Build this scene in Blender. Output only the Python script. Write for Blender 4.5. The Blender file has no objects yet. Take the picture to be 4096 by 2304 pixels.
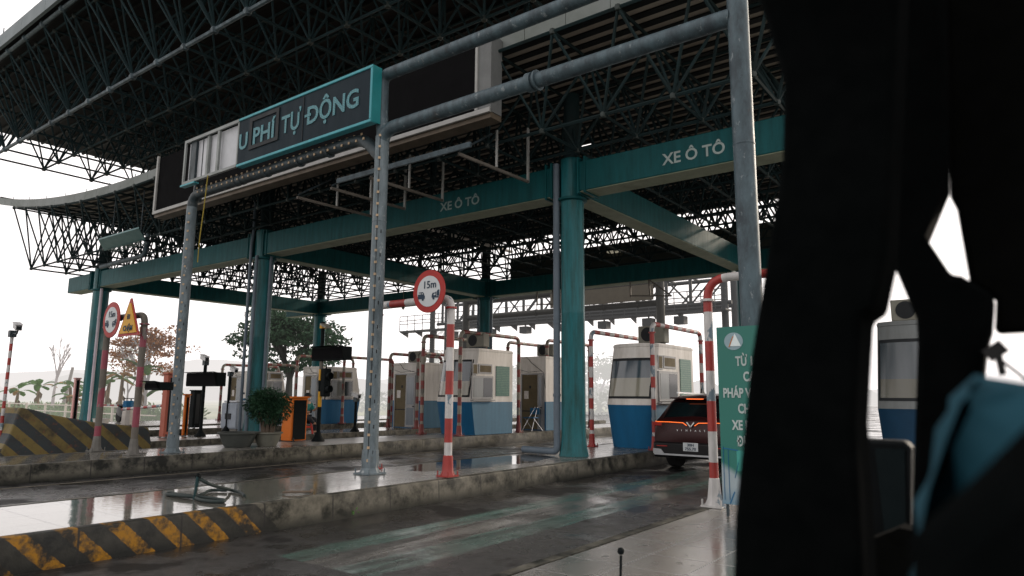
import bpy, bmesh, math, random
from mathutils import Vector, Matrix
random.seed(7)
R = math.radians
PI = math.pi
scene = bpy.context.scene
COL = scene.collection

# ------------------------------------------------------------------ materials
def nt(name):
    m = bpy.data.materials.new(name); m.use_nodes = True
    t = m.node_tree; b = t.nodes['Principled BSDF']
    return m, t, b
def N(t, kind, **kw):
    n = t.nodes.new('ShaderNode' + kind)
    for k, v in kw.items():
        if k.startswith('i_'):
            n.inputs[k[2:].replace('_', ' ')].default_value = v
        else: setattr(n, k, v)
    return n
def L(t, a, b): t.links.new(a, b)
def ramp(t, src, stops):
    r = N(t, 'ValToRGB'); e = r.color_ramp.elements
    while len(e) < len(stops): e.new(0.5)
    for el, (p, c) in zip(e, stops):
        el.position = p
        el.color = (c, c, c, 1) if isinstance(c, (int, float)) else (*c[:3], 1)
    L(t, src, r.inputs[0]); return r.outputs[0]
def mix(t, f, a, b, mode='MIX'):
    m = N(t, 'Mix', data_type='RGBA', blend_type=mode)
    for s, v in ((m.inputs[0], f), (m.inputs[6], a), (m.inputs[7], b)):
        if hasattr(v, 'is_linked') or hasattr(v, 'links'): L(t, v, s)
        elif isinstance(v, (int, float)): s.default_value = v
        else: s.default_value = (*v[:3], 1)
    return m.outputs[2]
def math_(t, op, a, b=None, clamp=False):
    m = N(t, 'Math', operation=op, use_clamp=clamp)
    for i, v in enumerate((a, b)):
        if v is None: continue
        if isinstance(v, (int, float)): m.inputs[i].default_value = v
        else: L(t, v, m.inputs[i])
    return m.outputs[0]
def pos(t, scale=(1, 1, 1)):
    g = N(t, 'NewGeometry'); m = N(t, 'Mapping'); m.inputs['Scale'].default_value = scale
    L(t, g.outputs['Position'], m.inputs['Vector']); return m.outputs[0]
def xyz(t):
    g = N(t, 'NewGeometry'); s = N(t, 'SeparateXYZ'); L(t, g.outputs['Position'], s.inputs[0]); return s.outputs
def noise(t, vec, scale, detail=4, rough=.6):
    n = N(t, 'TexNoise'); n.inputs['Scale'].default_value = scale
    n.inputs['Detail'].default_value = detail; n.inputs['Roughness'].default_value = rough
    L(t, vec, n.inputs['Vector']); return n.outputs['Fac']
def bump(t, b, h, strength=.2, dist=.02):
    n = N(t, 'Bump'); n.inputs['Strength'].default_value = strength; n.inputs['Distance'].default_value = dist
    L(t, h, n.inputs['Height']); L(t, n.outputs[0], b.inputs['Normal'])
MATS = {}
def M(name, col, rough=.6, metal=0, dirt=.35, dirtcol=None, streak=False, sc=3, spec=.22, bmp=.05, haze=0, rvar=.15):
    """worn painted / metal surface: base colour broken up by noise, darker grime, varied roughness"""
    if name in MATS: return MATS[name]
    m, t, b = nt(name)
    v = pos(t, (1, 1, .12) if streak else (1, 1, 1))
    n1 = noise(t, v, sc * (3 if streak else 1), 6, .65)
    n2 = noise(t, pos(t), sc * 7, 3)
    dc = dirtcol or tuple(c * .35 for c in col)
    f = ramp(t, n1, [(.38, 0), (.72, 1)])
    c1 = mix(t, math_(t, 'MULTIPLY', f, dirt), col, dc)
    c2 = mix(t, math_(t, 'MULTIPLY', n2, .25), c1, tuple(min(1, c * 1.35 + .01) for c in col))
    L(t, c2, b.inputs['Base Color'])
    L(t, math_(t, 'ADD', math_(t, 'MULTIPLY', n1, rvar * 2), rough - rvar), b.inputs['Roughness'])
    b.inputs['Metallic'].default_value = metal
    b.inputs['Specular IOR Level'].default_value = spec
    if bmp: bump(t, b, n2, bmp, .02)
    if haze: hazed(t, b, haze)
    MATS[name] = m; return m
HAZE = (.93, .885, .87)  # pale glow mixed into distant materials to paint in the air haze
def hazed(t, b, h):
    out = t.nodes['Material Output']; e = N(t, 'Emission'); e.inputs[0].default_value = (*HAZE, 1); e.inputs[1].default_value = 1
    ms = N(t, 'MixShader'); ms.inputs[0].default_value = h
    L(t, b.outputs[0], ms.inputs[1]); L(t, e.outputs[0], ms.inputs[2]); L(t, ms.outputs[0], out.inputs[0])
def chipped(name, col, under, thr=.56, rough=.5, sc=4):
    """paint with patches flaked off to another colour"""
    if name in MATS: return MATS[name]
    m, t, b = nt(name)
    n1 = noise(t, pos(t, (1, 1, .5)), sc, 5, .6)
    f = ramp(t, n1, [(thr, 0), (thr + .02, 1)])
    n2 = noise(t, pos(t, (1, 1, .3)), 14, 4)
    c0 = mix(t, ramp(t, n2, [(.4, 0), (.75, .5)]), col, tuple(c * .4 for c in col))
    L(t, mix(t, f, c0, under), b.inputs['Base Color'])
    b.inputs['Roughness'].default_value = rough
    bump(t, b, f, .15, .004)
    MATS[name] = m; return m
def emit(name, col, s):
    if name in MATS: return MATS[name]
    m, t, b = nt(name); b.inputs['Base Color'].default_value = (*col, 1)
    b.inputs['Emission Color'].default_value = (*col, 1); b.inputs['Emission Strength'].default_value = s
    MATS[name] = m; return m

# palette
TEAL = M('teal_paint', (.003, .062, .068), .5, 0, .7, (.002, .018, .018), True, 2.5, spec=.12)
TEALC = M('teal_column_paint', (.008, .098, .112), .38, 0, .95, (.008, .024, .016), True, 3)
TEALB = M('teal_beam_underside', (.17, .19, .13), .6, 0, .5, (.07, .08, .05))
TRUSS = M('truss_paint', (.009, .020, .022), .7, 0, .5, (.010, .006, .003), False, 1.5, spec=.08)
TRUSSA = M('upper_truss_paint', (.012, .026, .030), .7, 0, .4, (.008, .006, .004), False, 1.5, spec=.08)
NODE = M('truss_ball', (.03, .038, .036), .5, .2)
def galv(name, a, b_, c_):
    m, t, b = nt(name); v = pos(t)
    n1 = noise(t, pos(t, (1, 1, .35)), 5, 6, .7); n2 = noise(t, v, 22, 4, .8); n3 = noise(t, pos(t, (1, 1, .5)), 9, 5, .75)
    c = mix(t, ramp(t, n1, [(.38, 0), (.64, 1)]), a, b_)
    c = mix(t, ramp(t, n3, [(.60, 0), (.66, .8)]), c, c_)
    c = mix(t, ramp(t, n2, [(.60, 0), (.72, .7)]), c, tuple(x * .6 for x in b_))
    c = mix(t, ramp(t, noise(t, v, 1.7, 5, .7), [(.62, 0), (.72, .5)]), c, (.07, .035, .015))
    L(t, c, b.inputs['Base Color']); L(t, ramp(t, n1, [(.3, .38), (.7, .62)]), b.inputs['Roughness']); b.inputs['Metallic'].default_value = .1; b.inputs['Specular IOR Level'].default_value = .3
    bump(t, b, n2, .12, .01); return m
GALV = galv('galvanised_pipe', (.055, .085, .10), (.028, .040, .048), (.16, .185, .195))
GALVP = galv('galvanised_post_pale', (.12, .15, .165), (.06, .08, .09), (.26, .28, .28))
GALVD = galv('galvanised_dark', (.028, .042, .05), (.012, .018, .02), (.07, .08, .085))
GREYPVC = M('grey_drain_pipe', (.085, .11, .135), .45, 0, .3)
FASC = M('fascia_panel', (.15, .165, .16), .55, .1, .6, (.06, .075, .055), False, .8)
DARK = M('dark_housing', (.0025, .0045, .005), .7, 0, .3, spec=.08)
BLACKP = M('black_panel', (.0035, .0035, .004), .85, 0, .3, spec=.03)
WHITEW = M('booth_white', (.60, .575, .54), .6, 0, .6, (.26, .225, .18), True, 1.5)
BLUEW = M('booth_blue', (.004, .09, .20), .5, 0, .5, (.003, .04, .09), True, 1.5)
BLUEL = M('booth_blue_faded', (.055, .14, .21), .5, 0, .5, (.03, .07, .11), True, 1.5)
ALU = M('window_frame_grey', (.25, .25, .25), .4, .3, .4)
BLACKF = M('rubber_black', (.008, .010, .012), .6, 0, .1)
RED = chipped('red_paint', (.26, .018, .013), (.20, .13, .11), .64)
WHT = chipped('white_paint', (.42, .41, .40), (.10, .14, .17), .55, sc=4)
WHTS = chipped('white_paint_soiled', (.22, .20, .16), (.09, .085, .07), .55)
REDS = chipped('red_paint_soiled', (.17, .02, .015), (.07, .04, .03), .60)
PINKR = chipped('faded_red_tape', (.19, .025, .045), (.12, .10, .09), .6)
GREYC = M('grey_cement_pole', (.11, .10, .085), .8, 0, .5)
CONC = M('concrete_footing', (.12, .115, .105), .85, 0, .6, (.035, .035, .03))
STEELW = M('sheet_metal_pale', (.40, .41, .43), .5, .1, .25)
TURQ = M('turquoise_frame', (.045, .24, .28), .45, 0, .45, (.02, .11, .12), True, 3)
TURQE = M('turquoise_side', (.008, .15, .16), .5, 0, .3)
SIGNF = M('sign_face_navy', (.012, .020, .026), .5, 0, .3, (.006, .010, .014), True, 2, spec=.04)
ORANGE = M('orange_paint', (.50, .12, .008), .5, 0, .4, (.22, .05, .01))
PINK = M('faded_salmon_paint', (.30, .085, .055), .6, 0, .35, (.17, .045, .03))
YEL = M('sign_yellow', (.46, .24, .014), .5, 0, .3)
SRED = M('sign_red', (.26, .018, .015), .5, 0, .25)
SWHT = M('sign_white', (.40, .42, .43), .5, 0, .2)
INK = M('sign_ink', (.015, .03, .05), .6, 0, 0)
LETW = M('letter_white', (.26, .31, .30), .6, 0, .2)
GREENB = M('banner_green', (.010, .20, .155), .55, 0, .25)
STUD = M('amber_stud', (.34, .25, .16), .5, 0, .4)
BARK = M('bark', (.10, .075, .055), .9, 0, .5)
TIN = M('ac_case', (.18, .175, .145), .6, 0, .4)
CAR = M('car_red', (.020, .0018, .0022), .3, .2, .2, spec=.35, bmp=0)
CARB = M('car_black_trim', (.004, .004, .0045), .35, 0, .1)
TYRE = M('tyre', (.015, .015, .016), .8, 0, .1)
CHROME = M('chrome', (.6, .6, .6), .2, 1, .1, bmp=0)
SKIN = M('skin', (.30, .17, .11), .6, 0, .1)
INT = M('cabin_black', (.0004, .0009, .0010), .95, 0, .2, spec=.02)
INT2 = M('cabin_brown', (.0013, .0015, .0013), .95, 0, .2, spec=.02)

def glassy(name, col, rough=.08, low=None, z=0):
    if name in MATS: return MATS[name]
    m, t, b = nt(name)
    c = mix(t, noise(t, pos(t, (6, 6, .3)), 1.6, 3), col, tuple(x * .55 for x in col))
    if low:
        s = xyz(t); f = math_(t, 'LESS_THAN', s[2], z)
        c = mix(t, f, c, low)  # paler band below z: a reflection painted into the glass colour
    L(t, c, b.inputs['Base Color']); b.inputs['Roughness'].default_value = rough
    b.inputs['Specular IOR Level'].default_value = .8
    MATS[name] = m; return m
GLASSB = glassy('booth_glass', (.055, .08, .10), .12, (.22, .21, .165), 2.08)
GLASSD = glassy('dark_glass', (.004, .005, .006), .08)
GLASSW = glassy('service_glass', (.20, .21, .20), .1)
DOORG = glassy('door_panel_glass', (.15, .18, .21), .2)
TANW = M('booth_interior_tan', (.12, .095, .055), .8, 0, .5)

def leafmat(name, col, var=.5, haze=0, trans=.25):
    m, t, b = nt(name)
    o = N(t, 'NewGeometry')
    n = noise(t, o.outputs['Position'], 2.3, 3)
    hi = tuple(min(1, c * 1.9 + .01) for c in col); lo = tuple(c * .4 for c in col)
    c = mix(t, ramp(t, n, [(.3, 0), (.7, 1)]), lo, hi)
    rp = N(t, 'NewGeometry').outputs['Random Per Island']
    c = mix(t, math_(t, 'MULTIPLY', rp, var), c, hi)
    L(t, c, b.inputs['Base Color']); b.inputs['Roughness'].default_value = .6; b.inputs['Specular IOR Level'].default_value = .15
    tr = N(t, 'BsdfTranslucent'); L(t, c, tr.inputs[0])
    ms = N(t, 'MixShader'); ms.inputs[0].default_value = trans
    L(t, b.outputs[0], ms.inputs[1]); L(t, tr.outputs[0], ms.inputs[2])
    last = ms.outputs[0]
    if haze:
        e = N(t, 'Emission'); e.inputs[0].default_value = (*HAZE, 1); e.inputs[1].default_value = 1  # painted haze: pale emission blended over the leaf colour
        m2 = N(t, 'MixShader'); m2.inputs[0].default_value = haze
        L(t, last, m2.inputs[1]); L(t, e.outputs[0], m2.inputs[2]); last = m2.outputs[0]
    L(t, last, t.nodes['Material Output'].inputs[0]); return m

# -------------------------------------------------------- mesh building helpers
class MB:
    def __init__(s): s.v = []; s.f = []; s.m = []
    def add(s, vs, fs, mi=0):
        o = len(s.v); s.v += [tuple(p) for p in vs]
        s.f += [tuple(i + o for i in f) for f in fs]; s.m += [mi] * len(fs); return s
    def box(s, x0, x1, y0, y1, z0, z1, mi=0):
        vs = [(x, y, z) for x in (x0, x1) for y in (y0, y1) for z in (z0, z1)]
        return s.add(vs, [(0, 1, 3, 2), (4, 6, 7, 5), (0, 4, 5, 1), (2, 3, 7, 6), (0, 2, 6, 4), (1, 5, 7, 3)], mi)
    def bar(s, p, q, w, h, mi=0):
        """rectangular bar from p to q"""
        p = Vector(p); q = Vector(q); d = (q - p).normalized()
        up = Vector((0, 0, 1)) if abs(d.z) < .95 else Vector((0, 1, 0))
        a = d.cross(up).normalized() * w / 2; b = a.cross(d).normalized() * h / 2
        vs = [p + sa * a + sb * b for sa, sb in ((-1, -1), (1, -1), (1, 1), (-1, 1))] + [q + sa * a + sb * b for sa, sb in ((-1, -1), (1, -1), (1, 1), (-1, 1))]
        return s.add(vs, [(0, 1, 2, 3), (7, 6, 5, 4), (0, 4, 5, 1), (1, 5, 6, 2), (2, 6, 7, 3), (3, 7, 4, 0)], mi)
    def tube(s, p, q, r, r2=None, n=6, mi=0, caps=True):
        p = Vector(p); q = Vector(q); d = (q - p)
        if d.length < 1e-6: return s
        d.normalize(); up = Vector((0, 0, 1)) if abs(d.z) < .9 else Vector((1, 0, 0))
        a = d.cross(up).normalized(); b = d.cross(a); r2 = r if r2 is None else r2
        vs = [p + (a * math.cos(2 * PI * i / n) + b * math.sin(2 * PI * i / n)) * r for i in range(n)]
        vs += [q + (a * math.cos(2 * PI * i / n) + b * math.sin(2 * PI * i / n)) * r2 for i in range(n)]
        fs = [(i, (i + 1) % n, n + (i + 1) % n, n + i) for i in range(n)]
        if caps: fs += [tuple(reversed(range(n))), tuple(range(n, 2 * n))]
        return s.add(vs, fs, mi)
    def path(s, pts, r, n=14, mats=(0,), band=None, off=0, caps=True):
        """swept tube along pts with banded material indices every `band` metres"""
        P = [Vector(p) for p in pts]
        cum = [0]
        for a, b in zip(P, P[1:]): cum.append(cum[-1] + (b - a).length)
        if band:
            marks = []; k = (off % band) or band
            while k < cum[-1]: marks.append(k); k += band
            Q = []; C = []
            for i in range(len(P) - 1):
                Q.append(P[i]); C.append(cum[i])
                for mk in marks:
                    if cum[i] + 1e-3 < mk < cum[i + 1] - 1e-3:
                        Q.append(P[i].lerp(P[i + 1], (mk - cum[i]) / (cum[i + 1] - cum[i]))); C.append(mk)
            Q.append(P[-1]); C.append(cum[-1]); P, cum = Q, C
        rr = r if callable(r) else (lambda t: r)
        d0 = (P[1] - P[0]).normalized(); up = Vector((0, 0, 1)) if abs(d0.z) < .9 else Vector((1, 0, 0))
        a = d0.cross(up).normalized(); vs = []
        for i, p in enumerate(P):
            d = ((P[min(i + 1, len(P) - 1)] - P[i]).normalized() + (P[i] - P[max(i - 1, 0)]).normalized()).normalized()
            a = (a - d * a.dot(d)).normalized(); b = d.cross(a)
            R_ = rr(cum[i] / cum[-1])
            vs += [p + (a * math.cos(2 * PI * k / n) + b * math.sin(2 * PI * k / n)) * R_ for k in range(n)]
        o = len(s.v); s.v += [tuple(v) for v in vs]
        for i in range(len(P) - 1):
            mi = mats[int(((cum[i] + cum[i + 1]) / 2 + (band - (off % band) if off else 0)) / band) % len(mats)] if band else mats[0]
            for k in range(n):
                s.f.append((o + i * n + k, o + i * n + (k + 1) % n, o + (i + 1) * n + (k + 1) % n, o + (i + 1) * n + k)); s.m.append(mi)
        if caps:
            s.f.append(tuple(o + k for k in reversed(range(n)))); s.m.append(mats[0])
            s.f.append(tuple(o + (len(P) - 1) * n + k for k in range(n))); s.m.append(mats[0])
        return s
    def lathe(s, c, prof, n=20, mi=0, ax='z'):
        vs = []
        for r, h in prof:
            for k in range(n):
                a = 2 * PI * k / n
                if ax == 'z': vs.append((c[0] + r * math.cos(a), c[1] + r * math.sin(a), c[2] + h))
                elif ax == 'y': vs.append((c[0] + r * math.cos(a), c[1] + h, c[2] + r * math.sin(a)))
                else: vs.append((c[0] + h, c[1] + r * math.cos(a), c[2] + r * math.sin(a)))
        fs = [(i * n + k, i * n + (k + 1) % n, (i + 1) * n + (k + 1) % n, (i + 1) * n + k) for i in range(len(prof) - 1) for k in range(n)]
        fs += [tuple(reversed(range(n))), tuple((len(prof) - 1) * n + k for k in range(n))]
        return s.add(vs, fs, mi)
    def prism(s, poly, ax, a0, a1, mi=0):
        """poly (u,v) extruded along axis: 'y' -> (x,z), 'x' -> (y,z), 'z' -> (x,y)"""
        f = {'y': lambda u, v, w: (u, w, v), 'x': lambda u, v, w: (w, u, v), 'z': lambda u, v, w: (u, v, w)}[ax]
        n = len(poly); vs = [f(u, v, a0) for u, v in poly] + [f(u, v, a1) for u, v in poly]
        return s.add(vs, [tuple(range(n)), tuple(reversed(range(n, 2 * n)))] + [(i, n + i, n + (i + 1) % n, (i + 1) % n) for i in range(n)], mi)
    def ball(s, c, r, mi=0, n=6, m=4):
        vs = [(c[0], c[1], c[2] - r)]
        for j in range(1, m):
            t = PI * j / m
            for k in range(n): vs.append((c[0] + r * math.sin(t) * math.cos(2 * PI * k / n), c[1] + r * math.sin(t) * math.sin(2 * PI * k / n), c[2] - r * math.cos(t)))
        vs.append((c[0], c[1], c[2] + r)); e = len(vs) - 1
        fs = [(0, 1 + (k + 1) % n, 1 + k) for k in range(n)]
        for j in range(m - 2):
            for k in range(n): fs.append((1 + j * n + k, 1 + j * n + (k + 1) % n, 1 + (j + 1) * n + (k + 1) % n, 1 + (j + 1) * n + k))
        fs += [(e, 1 + (m - 2) * n + k, 1 + (m - 2) * n + (k + 1) % n) for k in range(n)]
        return s.add(vs, fs, mi)
    def rings(s, rings, mi=0, closed=True, caps=True):
        n = len(rings[0]); vs = [p for r in rings for p in r]
        K = n if closed else n - 1
        fs = [(i * n + k, i * n + (k + 1) % n, (i + 1) * n + (k + 1) % n, (i + 1) * n + k) for i in range(len(rings) - 1) for k in range(K)]
        if caps: fs += [tuple(reversed(range(n))), tuple((len(rings) - 1) * n + k for k in range(n))]
        return s.add(vs, fs, mi)
def obj(name, mb, mats, parent=None, smooth=40, bevel=0, recalc=True):
    me = bpy.data.meshes.new(name); me.from_pydata(mb.v, [], mb.f)
    if not isinstance(mats, (list, tuple)): mats = [mats]
    for m in mats: me.materials.append(m)
    me.polygons.foreach_set('material_index', mb.m)
    if recalc:
        bm = bmesh.new(); bm.from_mesh(me); bmesh.ops.recalc_face_normals(bm, faces=bm.faces); bm.to_mesh(me); bm.free()
    if smooth:
        me.polygons.foreach_set('use_smooth', [True] * len(me.polygons)); me.set_sharp_from_angle(angle=R(smooth))
    me.update()
    o = bpy.data.objects.new(name, me); COL.objects.link(o)
    if parent is not None:
        o.parent = parent
        o.matrix_parent_inverse = Matrix.Translation(parent_world(parent)).inverted()
    if bevel:
        b = o.modifiers.new('bevel', 'BEVEL'); b.width = bevel; b.segments = 2; b.limit_method = 'ANGLE'; b.angle_limit = R(50)
    return o
def parent_world(p):
    v = Vector(p.location)
    return v if p.parent is None else Vector((0, 0, 0)) if p.type == 'MESH' else v
def tag(o, label=None, cat=None, group=None, kind=None):
    for k, v in (('label', label), ('category', cat), ('group', group), ('kind', kind)):
        if v: o[k] = v
    return o
def thing(name, label, cat, loc=(0, 0, 0), group=None):
    o = bpy.data.objects.new(name, None); COL.objects.link(o); o.location = loc; o.empty_display_size = .2
    return tag(o, label, cat, group)
def struct(name, mb, mats, **kw): return tag(obj(name, mb, mats, **kw), kind='structure')
def text(name, body, size, loc, rot, mat, parent, bold=0, ext=.003, align='LEFT', sx=1, shear=0):
    c = bpy.data.curves.new(name, 'FONT'); c.body = body; c.size = size; c.align_x = align; c.extrude = ext; c.offset = bold; c.shear = shear
    c.resolution_u = 3
    tmp = bpy.data.objects.new('tmp', c); COL.objects.link(tmp)
    bpy.context.view_layer.update()
    me = bpy.data.meshes.new_from_object(tmp.evaluated_get(bpy.context.evaluated_depsgraph_get()))
    bpy.data.objects.remove(tmp); me.materials.clear(); me.materials.append(mat)
    mat4 = Matrix.Translation(loc) @ Matrix.Rotation(rot[2], 4, 'Z') @ Matrix.Rotation(rot[0], 4, 'X') @ Matrix.Diagonal((sx, 1, 1, 1))
    me.transform(mat4)
    o = bpy.data.objects.new(name, me); COL.objects.link(o)
    if parent is not None:
        o.parent = parent; o.matrix_parent_inverse = Matrix.Translation(parent_world(parent)).inverted()
    return o
def textw(body, size, bold=0):
    c = bpy.data.curves.new('t', 'FONT'); c.body = body; c.size = size; c.offset = bold
    tmp = bpy.data.objects.new('tmp', c); COL.objects.link(tmp); bpy.context.view_layer.update()
    w = tmp.dimensions.x; bpy.data.objects.remove(tmp); return w
def fit(name, body, width, height, loc, rot, mat, parent, bold=0):
    """lettering scaled to a given width and cap height"""
    size = height / .70; w = textw(body, size, bold)
    return text(name, body, size, loc, rot, mat, parent, bold, sx=width / max(w, .01))
def corner(pts, r, n=5):
    """round the inner corners of a polyline"""
    P = [Vector(p) for p in pts]; out = [P[0]]
    for a, b, c in zip(P, P[1:], P[2:]):
        u = (a - b).normalized(); v = (c - b).normalized()
        p0 = b + u * r; p1 = b + v * r
        for i in range(n + 1):
            t = i / n; out.append(p0 * (1 - t) ** 2 + b * 2 * t * (1 - t) + p1 * t * t)
    out.append(P[-1]); return out
def copy_thing(src, loc, label, group=None):
    r = src.copy(); COL.objects.link(r); r.location = loc; r['label'] = label
    if group: r['group'] = group
    for ch in list(src.children):
        c = ch.copy(); COL.objects.link(c); c.parent = r
        for g in ch.children:
            d = g.copy(); COL.objects.link(d); d.parent = c
    return r
# ------------------------------------------------------------------ the setting
def ground_mat():
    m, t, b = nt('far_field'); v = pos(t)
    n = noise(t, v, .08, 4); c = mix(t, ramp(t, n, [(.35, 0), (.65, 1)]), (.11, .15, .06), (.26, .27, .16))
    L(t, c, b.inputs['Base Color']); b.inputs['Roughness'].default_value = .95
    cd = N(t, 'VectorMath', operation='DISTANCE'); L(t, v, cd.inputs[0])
    f = ramp(t, math_(t, 'DIVIDE', cd.outputs['Value'], 220), [(.2, .35), (1, .97)])  # painted haze: pale emission grows with distance
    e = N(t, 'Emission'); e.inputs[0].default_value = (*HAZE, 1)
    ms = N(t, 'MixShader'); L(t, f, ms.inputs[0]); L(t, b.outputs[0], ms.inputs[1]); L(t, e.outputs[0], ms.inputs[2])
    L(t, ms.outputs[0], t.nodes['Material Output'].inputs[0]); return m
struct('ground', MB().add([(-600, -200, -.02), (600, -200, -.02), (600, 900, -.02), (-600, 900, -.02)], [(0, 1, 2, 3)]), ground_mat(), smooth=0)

def asphalt():
    m, t, b = nt('wet_asphalt'); v = pos(t); s = xyz(t)
    ag = noise(t, v, 26, 6, .85); big = noise(t, v, .55, 5, .6)
    st = noise(t, pos(t, (2.2, .22, 1)), 2.4, 5, .65)
    c = mix(t, ramp(t, ag, [(.3, 0), (.7, 1)]), (.0025, .003, .0035), (.022, .021, .020))
    # worn coloured lane bands along the car lane, broken up by wear
    X = math_(t, 'ADD', s[0], math_(t, 'MULTIPLY', noise(t, pos(t, (1, .6, 1)), 1.6, 5, .7), .34))
    def band(x0, x1): return math_(t, 'MULTIPLY', math_(t, 'GREATER_THAN', X, x0), math_(t, 'LESS_THAN', X, x1))
    zone = math_(t, 'MULTIPLY', math_(t, 'GREATER_THAN', s[1], 4.4), math_(t, 'LESS_THAN', s[1], 24))
    wear = ramp(t, st, [(.36, 0), (.62, 1)])
    pale = math_(t, 'MULTIPLY', math_(t, 'MULTIPLY', band(-6.12, -4.72), zone), math_(t, 'ADD', math_(t, 'MULTIPLY', wear, .8), .08))
    c = mix(t, pale, c, (.085, .083, .074))
    gr = math_(t, 'ADD', band(-6.12, -5.72), band(-5.16, -4.72), clamp=True)
    gm = math_(t, 'MULTIPLY', math_(t, 'MULTIPLY', gr, zone), math_(t, 'ADD', math_(t, 'MULTIPLY', wear, .6), .10))
    c = mix(t, gm, c, (.010, .075, .06))
    # tile joints inside the band
    j = math_(t, 'LESS_THAN', math_(t, 'FRACT', math_(t, 'MULTIPLY', s[0], 2.4)), .035)
    c = mix(t, math_(t, 'MULTIPLY', math_(t, 'MULTIPLY', j, pale), .7), c, (.01, .01, .01))
    L(t, c, b.inputs['Base Color'])
    wet = ramp(t, big, [(.40, 0), (.56, 1)])
    far = math_(t, 'MULTIPLY', math_(t, 'SUBTRACT', s[1], 16), .1, clamp=True)
    r0 = mix(t, wet, (.5, .5, .5), (.11, .11, .11))
    r0 = mix(t, pale, r0, (.22, .22, .22))
    L(t, r0, b.inputs['Roughness'])
    b.inputs['IOR'].default_value = 2.3; L(t, math_(t, 'ADD', math_(t, 'MULTIPLY', wet, .60), .035), b.inputs['Specular IOR Level'])
    h = mix(t, pale, ag, (.5, .5, .5))
    bn = N(t, 'Bump'); bn.inputs['Distance'].default_value = .03
    L(t, math_(t, 'SUBTRACT', .75, math_(t, 'MULTIPLY', wet, .62)), bn.inputs['Strength']); L(t, h, bn.inputs['Height']); L(t, bn.outputs[0], b.inputs['Normal'])
    return m
struct('road', MB().add([(-37, -12, 0), (9, -12, 0), (9, 160, 0), (-37, 160, 0)], [(0, 1, 2, 3)]), asphalt(), smooth=0)
MARK = M('worn_lane_paint', (.14, .125, .10), .5, 0, .9, (.015, .014, .012), sc=2)
mk = MB()
for x in (-14.0, -9.98, -7.02 - 1.3):
    if x < -9: mk.add([(x - .06, -4, .005), (x + .06, -4, .005), (x + .06, 60, .005), (x - .06, 60, .005)], [(0, 1, 2, 3)])
mk.add([(-18.72, -4, .005), (-18.6, -4, .005), (-18.6, 60, .005), (-18.72, 60, .005)], [(0, 1, 2, 3)])
struct('lane_marking', mk, MARK, smooth=0)

def tile_mat(name, base, wet_lo, tile=.6, puddle=None, dryy=None, ior=3.0):
    m, t, b = nt(name); v = pos(t); s = xyz(t)
    n1 = noise(t, v, 1.1, 5, .6); n2 = noise(t, v, 9, 4); n3 = noise(t, pos(t, (1, .35, 1)), .7, 3)
    c = mix(t, ramp(t, n1, [(.35, 0), (.7, 1)]), base, tuple(x * .5 for x in base))
    c = mix(t, math_(t, 'MULTIPLY', n2, .35), c, tuple(x * 1.25 for x in base))
    def joint(k, o):
        return math_(t, 'LESS_THAN', math_(t, 'FRACT', math_(t, 'ADD', math_(t, 'DIVIDE', s[k], tile), o)), .022)
    j = math_(t, 'MAXIMUM', joint(0, .31), joint(1, .1))
    # odd tiles a shade different
    wn = N(t, 'TexWhiteNoise'); cm = N(t, 'CombineXYZ')
    L(t, math_(t, 'FLOOR', math_(t, 'ADD', math_(t, 'DIVIDE', s[0], tile), .31)), cm.inputs[0]); L(t, math_(t, 'FLOOR', math_(t, 'ADD', math_(t, 'DIVIDE', s[1], tile), .1)), cm.inputs[1]); L(t, cm.outputs[0], wn.inputs[0])
    c = mix(t, math_(t, 'MULTIPLY', wn.outputs['Value'], .35), c, tuple(x * .55 for x in base))
    c = mix(t, math_(t, 'MULTIPLY', j, .9), c, (.012, .011, .010)); spt = ramp(t, noise(t, v, 6.5, 5, .75), [(.60, 0), (.66, .8)]); c = mix(t, spt, c, tuple(x * .25 for x in base))
    r = ramp(t, n3, [(.35, wet_lo), (.65, wet_lo + .22)])
    r = mix(t, j, r, (.6, .6, .6)); r = mix(t, spt, r, (.42, .42, .42))
    bstr = .10
    if puddle:
        for (px, py, rx, ry) in puddle:
            dx = math_(t, 'DIVIDE', math_(t, 'SUBTRACT', s[0], px), rx); dy = math_(t, 'DIVIDE', math_(t, 'SUBTRACT', s[1], py), ry)
            dd = math_(t, 'ADD', math_(t, 'ADD', math_(t, 'MULTIPLY', dx, dx), math_(t, 'MULTIPLY', dy, dy)), math_(t, 'MULTIPLY', math_(t, 'SUBTRACT', n1, .5), 1.6))
            pm = ramp(t, dd, [(.92, 1), (1.0, 0)])
            c = mix(t, math_(t, 'MULTIPLY', pm, .75), c, (.02, .02, .02)); r = mix(t, pm, r, (.015, .015, .015))
    if dryy:
        f = ramp(t, math_(t, 'ADD', s[1], math_(t, 'MULTIPLY', n1, 2)), [(0, 0), (1, 1)])
        mr = N(t, 'MapRange'); mr.inputs[1].default_value = dryy[0]; mr.inputs[2].default_value = dryy[1]
        L(t, math_(t, 'ADD', s[1], math_(t, 'MULTIPLY', math_(t, 'SUBTRACT', n1, .5), 3)), mr.inputs[0])
        r = mix(t, mr.outputs[0], r, (.5, .5, .5)) if False else r
        wetm = math_(t, 'SUBTRACT', 1, mr.outputs[0], clamp=True)
        r = mix(t, wetm, mix(t, .35, r, (.5, .5, .5)), (.05, .05, .05))
        if puddle:
            r = mix(t, pm, r, (.015, .015, .015))
    L(t, c, b.inputs['Base Color']); L(t, r, b.inputs['Roughness'])
    b.inputs['IOR'].default_value = ior
    bump(t, b, mix(t, j, n2, (0, 0, 0)), .16, .006)
    return m
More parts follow.
